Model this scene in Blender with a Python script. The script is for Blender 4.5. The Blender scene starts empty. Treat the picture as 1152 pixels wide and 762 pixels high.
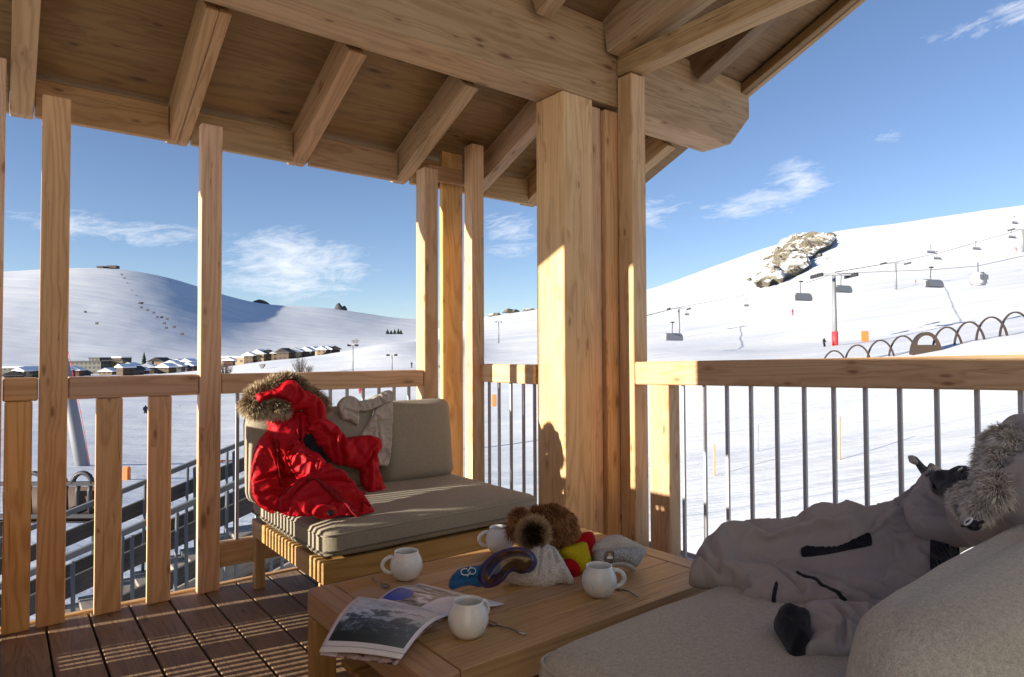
import bpy, bmesh, math, random
import numpy as np
from mathutils import Vector, Matrix, noise
from mathutils.geometry import delaunay_2d_cdt

random.seed(7); np.random.seed(7)
S = bpy.context.scene
COL = S.collection
PI = math.pi

# ------------------------------------------------------------------ camera
FPX, PITCH, ROLL, YAW, ZC = 739.3, math.radians(1.44), math.radians(-0.27), math.radians(37.9), 1.10
cp, sp, cr, sr = math.cos(PITCH), math.sin(PITCH), math.cos(ROLL), math.sin(ROLL)
_R, _F, _U = np.array([1, 0, 0.]), np.array([0, cp, sp]), np.array([0, -sp, cp])
_R, _U = cr*_R + sr*_U, -sr*_R + cr*_U
_M = np.array([[math.cos(YAW), math.sin(YAW), 0], [-math.sin(YAW), math.cos(YAW), 0], [0, 0, 1.]])
CR, CF, CU = _M @ _R, _M @ _F, _M @ _U
CP = np.array([0, 0, ZC])

def ray(x, y): return CF*FPX + CR*(x-576) + CU*(381-y)
def on_x(x, y, X): d = ray(x, y); return CP + d*(X/d[0])
def on_y(x, y, Y): d = ray(x, y); return CP + d*(Y/d[1])
def on_z(x, y, Z): d = ray(x, y); return CP + d*((Z-ZC)/d[2])
def at_r(x, y, r): d = ray(x, y); return CP + d*(r/math.hypot(d[0], d[1]))
def on_plane(x, y, p, n): d = ray(x, y); return CP + d*(np.dot(p-CP, n)/np.dot(d, n))

cam = bpy.data.objects.new('camera', bpy.data.cameras.new('camera'))
COL.objects.link(cam)
cam.matrix_world = Matrix(((CR[0], CU[0], -CF[0], 0), (CR[1], CU[1], -CF[1], 0), (CR[2], CU[2], -CF[2], ZC), (0, 0, 0, 1)))
cam.data.sensor_width = 36; cam.data.lens = 36*FPX/1152
cam.data.clip_start = 0.02; cam.data.clip_end = 12000
S.camera = cam

# ------------------------------------------------------------------ material helpers
class NT:
    def __init__(s, name):
        s.m = bpy.data.materials.new(name); s.m.use_nodes = True
        s.t = s.m.node_tree; s.N = s.t.nodes; s.L = s.t.links
        s.b = s.N['Principled BSDF']; s.b.inputs['Specular IOR Level'].default_value = 0.3
    def n(s, typ, **kw):
        o = s.N.new(typ)
        for k, v in kw.items():
            if k.startswith('i_'):
                key = k[2:]; key = int(key) if key.isdigit() else key.replace('_', ' ')
                s.set(o.inputs[key], v)
            else: setattr(o, k, v)
        return o
    def set(s, sock, v):
        if isinstance(v, bpy.types.NodeSocket): s.L.new(v, sock)
        else: sock.default_value = v
    def math(s, op, a, b=0.0, c=None, clamp=False):
        o = s.N.new('ShaderNodeMath'); o.operation = op; o.use_clamp = clamp
        s.set(o.inputs[0], a); s.set(o.inputs[1], b)
        if c is not None: s.set(o.inputs[2], c)
        return o.outputs[0]
    def mix(s, f, a, b, blend='MIX'):
        o = s.N.new('ShaderNodeMix'); o.data_type = 'RGBA'; o.blend_type = blend
        s.set(o.inputs[0], f)
        for k, v in ((6, a), (7, b)):
            s.set(o.inputs[k], v if isinstance(v, bpy.types.NodeSocket) else (*v, 1))
        return o.outputs[2]
    def coords(s, kind='Object', scale=(1, 1, 1), rnd=True, loc=None):
        tc = s.N.new('ShaderNodeTexCoord')
        v = tc.outputs[kind]
        if rnd:
            oi = s.N.new('ShaderNodeObjectInfo')
            mul = s.N.new('ShaderNodeVectorMath'); mul.operation = 'MULTIPLY_ADD'
            cmb = s.N.new('ShaderNodeCombineXYZ')
            for k, f in ((0, 37.), (1, 11.), (2, 23.)):
                s.L.new(s.math('MULTIPLY', oi.outputs['Random'], f), cmb.inputs[k])
            mul.inputs[1].default_value = (1, 1, 1)
            s.L.new(v, mul.inputs[0]); s.L.new(cmb.outputs[0], mul.inputs[2])
            v = mul.outputs[0]
        mp = s.N.new('ShaderNodeMapping'); mp.inputs['Scale'].default_value = scale
        s.L.new(v, mp.inputs['Vector'])
        return mp.outputs[0]
    def noise(s, vec, scale=1., detail=3., rough=.55, dist=0.):
        o = s.N.new('ShaderNodeTexNoise'); s.L.new(vec, o.inputs['Vector'])
        o.inputs['Scale'].default_value = scale; o.inputs['Detail'].default_value = detail
        o.inputs['Roughness'].default_value = rough; o.inputs['Distortion'].default_value = dist
        return o.outputs['Fac']
    def ramp(s, f, stops):
        o = s.N.new('ShaderNodeValToRGB'); e = o.color_ramp.elements
        while len(e) < len(stops): e.new(0.5)
        for el, (p, c) in zip(e, stops):
            el.position = p; el.color = (*c, 1) if len(c) == 3 else c
        s.L.new(f, o.inputs[0]); return o.outputs[0]
    def bump(s, h, strength=.3, dist=.01):
        o = s.N.new('ShaderNodeBump'); o.inputs['Strength'].default_value = strength
        o.inputs['Distance'].default_value = dist
        s.L.new(h, o.inputs['Height']); s.L.new(o.outputs[0], s.b.inputs['Normal'])
    def done(s, col=None, rough=None, metal=None, spec=None):
        for k, v in (('Base Color', col), ('Roughness', rough), ('Metallic', metal), ('Specular IOR Level', spec)):
            if v is None: continue
            if isinstance(v, (tuple, list)): v = (*v, 1)
            s.set(s.b.inputs[k], v)
        return s.m

def wood(name, light, dark, knot=True, rough=.62, ring=1.0, gscale=1.0, tone=.25, con=.42):
    t = NT(name)
    v = t.coords(scale=(1, 1, 1))
    def sc(sx, sy, sz):
        mp = t.N.new('ShaderNodeMapping'); mp.inputs['Scale'].default_value = (sx*gscale, sy*gscale, sz*gscale)
        t.L.new(v, mp.inputs['Vector']); return mp.outputs[0]
    oi = t.N.new('ShaderNodeObjectInfo')
    kfac = None; bend = 0.
    if knot:
        kf = []
        for s_, r_, thr in (((3.0, 10, 10), 7., .50), ((6.5, 19, 19), 5.5, .66)):
            vo = t.N.new('ShaderNodeTexVoronoi'); t.L.new(sc(*s_), vo.inputs['Vector']); vo.inputs['Scale'].default_value = 1
            sepc = t.n('ShaderNodeSeparateColor'); t.L.new(vo.outputs['Color'], sepc.inputs[0])
            on = t.math('GREATER_THAN', sepc.outputs[0], thr)
            k = t.math('MULTIPLY', t.math('SUBTRACT', 1, t.math('MULTIPLY', vo.outputs['Distance'], r_), clamp=True), on)
            halo = t.math('MULTIPLY', t.math('SUBTRACT', 1, t.math('MULTIPLY', vo.outputs['Distance'], r_*.28), clamp=True), on)
            kf.append((k, halo))
        kfac = t.math('MAXIMUM', kf[0][0], kf[1][0]); bend = t.math('MAXIMUM', kf[0][1], kf[1][1])
    n1 = t.noise(sc(.34, 6.0, 6.0), 1, 2, .45, .3)
    ph = t.math('MULTIPLY_ADD', n1, 95*ring, t.math('MULTIPLY', bend, 5.) if knot else 0.)
    rings = t.math('POWER', t.math('MULTIPLY_ADD', t.math('SINE', ph), .5, .5), 2.2)
    fib = t.noise(sc(4, 190, 190), 1, 2, .65)
    pore = t.noise(sc(11, 420, 420), 1, 1, .5)
    big = t.noise(sc(.7, 4, 4), 1, 3, .55)
    f = t.math('MULTIPLY_ADD', rings, -con, t.math('MULTIPLY_ADD', fib, .55, .52))
    f = t.math('ADD', f, t.math('MULTIPLY_ADD', big, .9, -.45))
    f = t.math('ADD', f, t.math('MULTIPLY_ADD', pore, .35, -.175), clamp=True)
    col = t.mix(f, dark, light)
    hsv = t.n('ShaderNodeHueSaturation')
    t.L.new(col, hsv.inputs['Color'])
    t.set(hsv.inputs['Value'], t.math('MULTIPLY_ADD', oi.outputs['Random'], tone, 1-tone/2))
    t.set(hsv.inputs['Saturation'], t.math('MULTIPLY_ADD', t.math('FRACT', t.math('MULTIPLY', oi.outputs['Random'], 3.7)), .25, .88))
    t.set(hsv.inputs['Hue'], t.math('MULTIPLY_ADD', t.math('FRACT', t.math('MULTIPLY', oi.outputs['Random'], 7.3)), .014, .493))
    col = hsv.outputs[0]
    h = t.math('MULTIPLY_ADD', rings, -.6, fib)
    # drying cracks: thin dark lines along the grain, here and there
    ck = t.noise(sc(.9, 60, 60), 1, 1, .4)
    crk = t.math('LESS_THAN', t.math('ABSOLUTE', t.math('SUBTRACT', ck, .5)), .006)
    crk = t.math('MULTIPLY', crk, t.math('GREATER_THAN', t.noise(sc(.8, 5, 5), 1, 1), .56))
    col = t.mix(t.math('MULTIPLY', crk, .6), col, tuple(c*.3 for c in dark))
    if knot:
        col = t.mix(t.math('MULTIPLY', bend, .35), col, tuple(c*.75 for c in dark))
        col = t.mix(t.math('MULTIPLY', t.math('POWER', kfac, .6), .9), col, (dark[0]*.42, dark[1]*.30, dark[2]*.28))
    t.bump(t.math('MULTIPLY_ADD', crk, -3., h), .14, .003)
    return t.done(col, rough)

def plain(name, col, rough=.5, metal=0., var=.12, scale=6., bump=0., spec=.3):
    t = NT(name)
    n = t.noise(t.coords(), scale, 4)
    c = t.mix(n, tuple(x*(1-var) for x in col), tuple(min(1, x*(1+var)) for x in col))
    if bump: t.bump(t.noise(t.coords(), scale*4, 4), bump, .01)
    return t.done(c, rough, metal, spec)

def fabric(name, col, col2=None, weave=420., rough=.85, bump=.35, soft=.25, sheen=.15):
    t = NT(name)
    v = t.coords(rnd=False)
    w = t.noise(v, weave, 2, .7); w2 = t.noise(v, weave*.28, 3, .6); b = t.noise(v, 5, 3)
    f = t.math('ADD', t.math('MULTIPLY', w, .6), t.math('MULTIPLY', w2, .4))
    f = t.math('MULTIPLY_ADD', t.math('SUBTRACT', f, .5), 2.4, .5, clamp=True)
    c = t.mix(f, tuple(x*(1-soft) for x in col), tuple(min(1, x*(1+soft)) for x in col))
    if col2: c = t.mix(t.math('MULTIPLY', b, .6), c, col2)
    t.b.inputs['Sheen Weight'].default_value = sheen
    h = t.math('MULTIPLY_ADD', b, 2.5, f)
    t.bump(h, bump, .004)
    return t.done(c, rough, spec=.15)

def knit(name, col, n=150., bump=.7, fleck=None):
    t = NT(name)
    v = t.coords(rnd=False)
    vo = t.N.new('ShaderNodeTexVoronoi'); t.L.new(v, vo.inputs['Vector']); vo.inputs['Scale'].default_value = n
    h = t.math('SUBTRACT', 1, vo.outputs['Distance'])
    c = t.mix(t.math('POWER', h, 2.), tuple(x*.62 for x in col), col)
    if fleck:
        k = t.math('GREATER_THAN', t.noise(v, n*1.2, 1), .53)
        c = t.mix(k, c, fleck)
    t.bump(h, bump, .004)
    return t.done(c, .9, spec=.1)

M = {}
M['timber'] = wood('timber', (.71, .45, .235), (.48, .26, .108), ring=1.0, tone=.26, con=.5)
M['timber_shaded'] = wood('shaded_boards', (.245, .148, .068), (.135, .077, .033), ring=1.0)  # same timber darkened, the ceiling's shade is in its colour
M['timber_roof'] = wood('shaded_roof_timber', (.45, .285, .142), (.295, .168, .072), ring=1.0, tone=.22, con=.55)  # beam and rafter copy of the timber, roof shade put into its tone
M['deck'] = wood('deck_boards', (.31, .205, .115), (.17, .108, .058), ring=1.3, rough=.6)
M['teak'] = wood('teak', (.52, .325, .145), (.33, .19, .075), knot=False, ring=.8, rough=.45, tone=.16)
M['grey_wood'] = wood('weathered_wood', (.30, .27, .23), (.16, .14, .12), knot=False)
M['dark_wood'] = wood('dark_stained_wood', (.075, .07, .068), (.04, .037, .036), knot=False)
M['steel'] = plain('grey_steel', (.42, .425, .44), .5, .1)
M['rail_steel'] = plain('stair_steel', (.13, .14, .15), .5, .2)
M['galv'] = plain('galvanised_steel', (.23, .24, .26), .5, .2)
M['dark_metal'] = plain('dark_metal', (.05, .05, .055), .5, .3)
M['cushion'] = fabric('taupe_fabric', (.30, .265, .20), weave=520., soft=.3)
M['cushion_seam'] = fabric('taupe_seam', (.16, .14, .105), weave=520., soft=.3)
M['cushion_near'] = fabric('taupe_fabric_lit', (.46, .425, .345), weave=520., soft=.42)  # sofa fabric made paler, flash-like fill light worked into its colour
M['red_cloth'] = fabric('red_jacket_cloth', (.46, .006, .014), weave=900., rough=.55, soft=.06, sheen=.0, bump=.12)
M['mauve_cloth'] = fabric('mauve_grey_cloth', (.37, .322, .295), weave=900., rough=.75, soft=.08, bump=.15)
M['black_cloth'] = fabric('black_cloth', (.012, .012, .016), weave=500., soft=.3)
M['beige_cloth'] = fabric('beige_fleece', (.47, .42, .35), weave=500., soft=.12)
M['white_knit'] = knit('white_knit', (.92, .87, .82), 190., bump=1.)
M['red_knit'] = knit('red_knit', (.6, .012, .02), 300.)
M['yellow_knit'] = knit('yellow_knit', (.75, .62, .02), 300.)
M['cream_knit'] = knit('cream_knit', (.84, .79, .71), 300.)
M['grey_knit'] = knit('grey_knit', (.42, .46, .49), 330., fleck=(.70, .73, .74))
M['steel_shiny'] = plain('spoon_steel', (.32, .3, .28), .25, 1.)
M['snowy'] = plain('roof_snow', (.85, .87, .9), .8)
M['orange'] = plain('orange_mat', (.85, .22, .06), .6)
M['red_pad'] = plain('red_pad', (.75, .05, .06), .6)
M['bamboo'] = plain('bamboo', (.55, .36, .16), .6)
M['blue_strap'] = fabric('blue_strap', (.02, .09, .26), (.02, .17, .22), weave=160., soft=.8)
M['white_paint'] = plain('white_paint', (.8, .8, .78), .5)
M['hoop'] = plain('brown_hoop', (.04, .028, .026), .6)
M['lens_frame'] = plain('goggle_frame', (.05, .03, .09), .3)
M['plaster'] = plain('pale_plaster', (.82, .78, .71), .9, var=.04)
M['glass_dark'] = plain('door_glass', (.03, .035, .04), .05, spec=.6)
M['white_print'] = plain('white_print', (.85, .85, .85), .6)
M['black_leather'] = plain('black_plastic', (.015, .015, .018), .35)

def mat_mug():
    t = NT('mug_glaze')
    v = t.coords()
    n = t.noise(v, 18, 4, .6); sp_ = t.noise(v, 90, 2, .5)
    c = t.ramp(n, [(.3, (.66, .74, .76)), (.55, (.80, .81, .78)), (.75, (.84, .83, .78))])
    c = t.mix(t.math('MULTIPLY', t.math('GREATER_THAN', sp_, .68), .5), c, (.55, .6, .6))
    t.b.inputs['Coat Weight'].default_value = .35; t.b.inputs['Coat Roughness'].default_value = .12
    t.bump(n, .06, .003)
    return t.done(c, .3, spec=.5)
M['mug'] = mat_mug()

def mat_lens():
    t = NT('goggle_lens')
    v = t.coords(rnd=False)
    w = t.noise(v, 14, 2)
    c = t.ramp(w, [(.35, (.05, .028, .012)), (.52, (.11, .06, .022)), (.68, (.02, .02, .06))])
    return t.done(c, .14, .35, .6)
M['lens'] = mat_lens()

def mat_fur(name, root, mid, tip):
    t = NT(name)
    a = t.n('ShaderNodeAttribute', attribute_name='along')
    oi = t.noise(t.coords(rnd=False), 26, 2)
    f = t.math('ADD', a.outputs['Fac'], t.math('MULTIPLY_ADD', oi, .9, -.45), clamp=True)
    return t.done(t.ramp(f, [(0., root), (.45, mid), (.95, tip)]), .7, spec=.2)
M['fur_blond'] = mat_fur('blond_fur', (.07, .045, .025), (.26, .18, .10), (.82, .70, .48))
M['fur_brown'] = mat_fur('brown_fur', (.05, .022, .010), (.25, .105, .038), (.65, .36, .16))
M['fur_pom'] = mat_fur('raccoon_fur', (.30, .19, .09), (.58, .42, .25), (.03, .018, .010))
M['fur_grey'] = mat_fur('grey_fur', (.22, .19, .165), (.45, .40, .345), (.88, .83, .75))

def mat_snow(name, tracks=True, rocks=False):
    t = NT(name)
    v = t.coords(rnd=False)
    g = t.noise(v, .35, 6, .62)
    m0 = t.N.new('ShaderNodeMapping'); m0.inputs['Rotation'].default_value = (0, 0, math.radians(44)); t.L.new(v, m0.inputs['Vector'])
    mp = t.N.new('ShaderNodeMapping'); mp.inputs['Scale'].default_value = (.012, .14, .10); t.L.new(m0.outputs[0], mp.inputs['Vector'])
    tr = t.noise(mp.outputs[0], 1, 6, .65, .6)
    fine = t.noise(v, 5, 4, .7)
    mp2 = t.N.new('ShaderNodeMapping'); mp2.inputs['Scale'].default_value = (.004, .035, .02); t.L.new(m0.outputs[0], mp2.inputs['Vector'])
    pist = t.noise(mp2.outputs[0], 1, 4, .6, .8)
    mp3 = t.N.new('ShaderNodeMapping'); mp3.inputs['Scale'].default_value = (.03, .9, .4); mp3.inputs['Rotation'].default_value = (0, 0, .25); t.L.new(m0.outputs[0], mp3.inputs['Vector'])
    trk = t.math('LESS_THAN', t.math('ABSOLUTE', t.math('SUBTRACT', t.noise(mp3.outputs[0], 1, 3, .5, 1.2), .5)), .012)
    tone_ = t.math('MULTIPLY_ADD', tr, 1.5, t.math('MULTIPLY_ADD', pist, 2.2, -1.35), clamp=True)
    c = t.mix(tone_, (.58, .62, .69), (.77, .78, .795))
    c = t.mix(t.math('MULTIPLY', trk, .22), c, (.45, .49, .57))
    h = t.math('ADD', t.math('MULTIPLY', tr, 2.6), t.math('ADD', t.math('MULTIPLY', g, .7), t.math('MULTIPLY', fine, .08)))
    if rocks:
        r = t.noise(v, .021, 7, .68)
        k = t.math('GREATER_THAN', r, rocks)
        c = t.mix(k, c, (.20, .18, .15))
    t.bump(h, .26, .5)
    return t.done(c, .75, spec=.2)
M['snow'] = mat_snow('snow')
M['snow_far'] = mat_snow('mountain_snow', rocks=.735)

def mat_rock():
    t = NT('rock')
    v = t.coords(rnd=False)
    geo = t.N.new('ShaderNodeNewGeometry')
    sx = t.n('ShaderNodeSeparateXYZ'); t.L.new(geo.outputs['Normal'], sx.inputs[0])
    n = t.noise(v, .06, 6, .65); n2 = t.noise(v, .5, 4, .6)
    c = t.ramp(n2, [(.3, (.07, .06, .045)), (.55, (.15, .132, .10)), (.75, (.25, .225, .175))])
    k = t.math('MULTIPLY_ADD', sx.outputs[2], 1.3, t.math('MULTIPLY_ADD', n, 6.5, -3.78), clamp=True)
    c = t.mix(k, c, (.86, .88, .9))
    t.bump(n2, .8, 1.2)
    return t.done(c, .85)
M['rock'] = mat_rock()

def facade(name, wall, win, cw=3., ch=3., frac=.55, band=None):
    t = NT(name)
    tc = t.N.new('ShaderNodeTexCoord'); sx = t.n('ShaderNodeSeparateXYZ'); t.L.new(tc.outputs['Object'], sx.inputs[0])
    hx = t.math('ADD', sx.outputs[0], sx.outputs[1])
    fx = t.math('FRACT', t.math('DIVIDE', t.math('ADD', hx, 200), cw))
    fz = t.math('FRACT', t.math('DIVIDE', sx.outputs[2], ch))
    k = t.math('MULTIPLY', t.math('LESS_THAN', fx, frac), t.math('MULTIPLY', t.math('GREATER_THAN', fz, .3), t.math('LESS_THAN', fz, .8)))
    c = t.mix(t.noise(tc.outputs['Object'], .3, 3), tuple(x*.8 for x in wall), wall)
    if band: c = t.mix(t.math('LESS_THAN', fz, .16), c, band)
    c = t.mix(k, c, win)
    return t.done(c, .7)
M['wall_grey'] = facade('grey_facade', (.12, .12, .105), (.04, .043, .047), 3.2, 3., .6, (.12, .12, .10))
M['wall_cream'] = facade('cream_facade', (.42, .33, .21), (.14, .10, .06), 4., 3., .45)
M['wall_brown'] = facade('brown_facade', (.085, .055, .035), (.03, .025, .022), 3., 2.8, .4, (.09, .055, .03))
M['wall_red'] = facade('reddish_facade', (.15, .06, .04), (.04, .03, .027), 3., 2.8, .4)
M['wall_tan'] = facade('tan_facade', (.24, .17, .10), (.06, .045, .03), 3., 2.8, .45)
M['roof_dark'] = plain('dark_roof', (.07, .065, .07), .8)
M['needles'] = plain('conifer_needles', (.022, .034, .022), .9, var=.5)
M['twig'] = plain('bare_twigs', (.16, .125, .10), .9)

def mat_photo(name, seed, kind):
    t = NT(name)
    tc = t.N.new('ShaderNodeTexCoord'); uv = tc.outputs['UV']
    sx = t.n('ShaderNodeSeparateXYZ'); t.L.new(uv, sx.inputs[0])
    u, v = sx.outputs[0], sx.outputs[1]
    mp = t.N.new('ShaderNodeMapping'); mp.inputs['Location'].default_value = (seed, seed*2, 0); mp.inputs['Scale'].default_value = (1., 1.6, 1)
    mp.inputs['Rotation'].default_value = (0, 0, .35)
    t.L.new(uv, mp.inputs['Vector'])
    if kind == 'mountain':
        n = t.noise(mp.outputs[0], 2.6, 7, .6, .4)
        n2 = t.noise(mp.outputs[0], 9., 8, .7, .8)
        n3 = t.noise(mp.outputs[0], 30., 4, .7)
        cloud = t.ramp(t.math('MULTIPLY_ADD', n2, .5, t.math('MULTIPLY', n, .5)), [(.36, (.22, .28, .34)), (.50, (.50, .57, .64)), (.60, (.74, .78, .83))])
        mtn = t.ramp(t.math('MULTIPLY_ADD', n3, .35, t.math('MULTIPLY', n2, .75)), [(.46, (.010, .016, .018)), (.58, (.045, .062, .07)), (.66, (.20, .25, .29)), (.74, (.50, .56, .62))])
        ridge = t.math('MULTIPLY_ADD', n, 1.35, t.math('MULTIPLY_ADD', t.math('ABSOLUTE', t.math('SUBTRACT', u, .48)), -.35, -.02))
        mk = t.math('MULTIPLY', t.math('SUBTRACT', ridge, v), 14., clamp=True)
        c = t.mix(mk, cloud, mtn)
        trees = t.math('MULTIPLY', t.math('SUBTRACT', t.math('MULTIPLY_ADD', n3, .22, .16), v), 20., clamp=True)
        c = t.mix(trees, c, (.012, .02, .018))
        c = t.mix(t.math('MULTIPLY', t.math('MULTIPLY', u, u), .5), c, (.25, .33, .39))
        mx = t.math('MULTIPLY', t.math('GREATER_THAN', u, .045), t.math('LESS_THAN', u, .955))
        my = t.math('MULTIPLY', t.math('GREATER_THAN', v, .12), t.math('LESS_THAN', v, .985))
        ln = t.math('MULTIPLY', t.math('GREATER_THAN', v, .055), t.math('LESS_THAN', v, .062))
        c = t.mix(t.math('MULTIPLY', mx, my), (.80, .79, .83), c)
        c = t.mix(ln, c, (.25, .25, .28))
    elif kind == 'article':
        n = t.noise(mp.outputs[0], 5., 5, .6)
        photo = t.ramp(n, [(.35, (.05, .06, .07)), (.5, (.35, .33, .30)), (.65, (.62, .64, .70))])
        dx = t.math('SUBTRACT', u, .12); dy = t.math('SUBTRACT', v, .25)
        d = t.math('SQRT', t.math('ADD', t.math('MULTIPLY', dx, dx), t.math('MULTIPLY', t.math('MULTIPLY', dy, dy), .6)))
        blue = t.math('LESS_THAN', d, .17)
        c = t.mix(t.math('MULTIPLY', t.math('LESS_THAN', u, .55), t.math('LESS_THAN', n, .56)), (.74, .73, .80), photo)
        c = t.mix(blue, c, (.02, .06, .42))
        txt = t.math('MULTIPLY', t.math('LESS_THAN', t.math('FRACT', t.math('MULTIPLY', v, 26)), .35), t.math('GREATER_THAN', u, .62))
        txt = t.math('MULTIPLY', txt, t.math('MULTIPLY', t.math('LESS_THAN', u, .9), t.math('LESS_THAN', v, .8)))
        c = t.mix(t.math('MULTIPLY', txt, .35), c, (.3, .3, .36))
        edge = t.math('MULTIPLY', t.math('GREATER_THAN', u, .03), t.math('MULTIPLY', t.math('LESS_THAN', u, .97), t.math('MULTIPLY', t.math('GREATER_THAN', v, .04), t.math('LESS_THAN', v, .93))))
        c = t.mix(edge, (.80, .78, .82), c)
    else:
        n = t.noise(mp.outputs[0], 7., 3, .6)
        c = t.ramp(n, [(.38, (.03, .02, .03)), (.46, (.42, .27, .27)), (.6, (.48, .40, .40)), (.72, (.74, .72, .78))])
        c = t.mix(t.math('LESS_THAN', u, .22), c, (.72, .68, .80))
    return t.done(c, .35, spec=.4)
M['page_mountain'] = mat_photo('magazine_mountain_page', 3.3, 'mountain')
M['page_article'] = mat_photo('magazine_article_page', 1.7, 'article')
M['page_under'] = mat_photo('magazine_under_page', 5.1, 'strip')

# ------------------------------------------------------------------ object helpers
def tag(o, label=None, cat=None, group=None, kind=None):
    if label: o['label'] = label
    if cat: o['category'] = cat
    if group: o['group'] = group
    if kind: o['kind'] = kind
    return o

def thing(name, label, cat, loc=(0, 0, 0), group=None, rotz=0.):
    o = bpy.data.objects.new(name, None); COL.objects.link(o)
    o.empty_display_size = .1
    o.location = loc; o.rotation_euler = (0, 0, rotz)
    return tag(o, label, cat, group)

def mesh_obj(name, verts, faces, mat, parent=None, smooth=False, world=None, uvs=None):
    """verts in the parent's space (parents are unrotated when world is given as a matrix)"""
    me = bpy.data.meshes.new(name)
    me.from_pydata([tuple(v) for v in verts], [], faces)
    if uvs is not None:
        ul = me.uv_layers.new()
        for lp in me.loops: ul.data[lp.index].uv = uvs[lp.vertex_index]
    me.validate()
    if smooth:
        for p in me.polygons: p.use_smooth = True
    for m in (mat if isinstance(mat, (list, tuple)) else [mat]): me.materials.append(M[m] if isinstance(m, str) else m)
    o = bpy.data.objects.new(name, me); COL.objects.link(o)
    if parent: o.parent = parent
    if world is not None:
        base = Matrix.Translation(parent_world(parent)) if parent else Matrix()
        o.matrix_local = base.inverted() @ world
    return o

def parent_world(p):
    v = Vector((0, 0, 0))
    while p is not None:
        v = v + Vector(p.location); p = p.parent
    return v

def bm_obj(name, bm, mat, parent=None, smooth=False, world=None):
    me = bpy.data.meshes.new(name); bm.normal_update(); bm.to_mesh(me); bm.free()
    if smooth:
        for p in me.polygons: p.use_smooth = True
    for m in (mat if isinstance(mat, (list, tuple)) else [mat]): me.materials.append(M[m] if isinstance(m, str) else m)
    o = bpy.data.objects.new(name, me); COL.objects.link(o)
    if parent: o.parent = parent
    if world is not None:
        base = Matrix.Translation(parent_world(parent)) if parent else Matrix()
        o.matrix_local = base.inverted() @ world
    return o

def axis_frame(p0, p1, up=(0, 0, 1)):
    p0, p1 = Vector(p0), Vector(p1)
    x = (p1-p0).normalized(); up = Vector(up)
    if abs(x.dot(up)) > .99: up = Vector((0, 1, 0))
    y = up.cross(x).normalized(); z = x.cross(y)
    m = Matrix(((x.x, y.x, z.x, (p0.x+p1.x)/2), (x.y, y.y, z.y, (p0.y+p1.y)/2), (x.z, y.z, z.z, (p0.z+p1.z)/2), (0, 0, 0, 1)))
    return m, (p1-p0).length

def bar(name, p0, p1, w, h, mat, parent=None, bev=.004, up=(0, 0, 1), seg=1):
    """square-section member, its grain along local X; w across, h along 'up'"""
    m, L = axis_frame(p0, p1, up)
    bm = bmesh.new(); bmesh.ops.create_cube(bm, size=1)
    for v in bm.verts: v.co = Vector((v.co.x*L, v.co.y*w, v.co.z*h))
    if bev: bmesh.ops.bevel(bm, geom=bm.edges[:], offset=min(bev, .3*min(w, h)), segments=seg, affect='EDGES')
    return bm_obj(name, bm, mat, parent, world=m)

def box(name, x0, x1, y0, y1, z0, z1, mat, parent=None, bev=.004, axis='x', seg=1):
    """box with the grain along 'axis'"""
    c = Vector(((x0+x1)/2, (y0+y1)/2, (z0+z1)/2))
    if axis == 'x': return bar(name, (x0, c.y, c.z), (x1, c.y, c.z), y1-y0, z1-z0, mat, parent, bev, seg=seg)
    if axis == 'y': return bar(name, (c.x, y0, c.z), (c.x, y1, c.z), x1-x0, z1-z0, mat, parent, bev, seg=seg)
    return bar(name, (c.x, c.y, z0), (c.x, c.y, z1), x1-x0, y1-y0, mat, parent, bev, seg=seg)

def tube_geo(pts, rad, n=8, closed=False):
    pts = [Vector(p) for p in pts]; V, Fc = [], []
    rads = rad if isinstance(rad, (list, tuple)) else [rad]*len(pts)
    prev = None
    for i, p in enumerate(pts):
        if closed: t = pts[(i+1) % len(pts)] - pts[i-1]
        else: t = pts[min(i+1, len(pts)-1)] - pts[max(i-1, 0)]
        t.normalize()
        if prev is None:
            a = Vector((0, 0, 1)) if abs(t.z) < .9 else Vector((1, 0, 0))
            u = t.cross(a).normalized()
        else:
            u = (prev - t*prev.dot(t)).normalized()
        prev = u; w = t.cross(u)
        for k in range(n):
            a = 2*PI*k/n; V.append(p + (u*math.cos(a)+w*math.sin(a))*rads[i])
    m = len(pts)
    for i in range(m if closed else m-1):
        for k in range(n):
            a, b = i*n+k, i*n+(k+1) % n; c, d = ((i+1) % m)*n+(k+1) % n, ((i+1) % m)*n+k
            Fc.append((a, b, c, d))
    if not closed:
        Fc.append(tuple(range(n-1, -1, -1))); Fc.append(tuple(range((m-1)*n, m*n)))
    return V, Fc

def tube(name, pts, rad, mat, parent=None, n=8, closed=False, local=False):
    off = Vector((0, 0, 0)) if (local or parent is None) else parent_world(parent)
    V, Fc = tube_geo(pts, rad, n, closed)
    return mesh_obj(name, [v-off for v in V], Fc, mat, parent, smooth=True)

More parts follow.
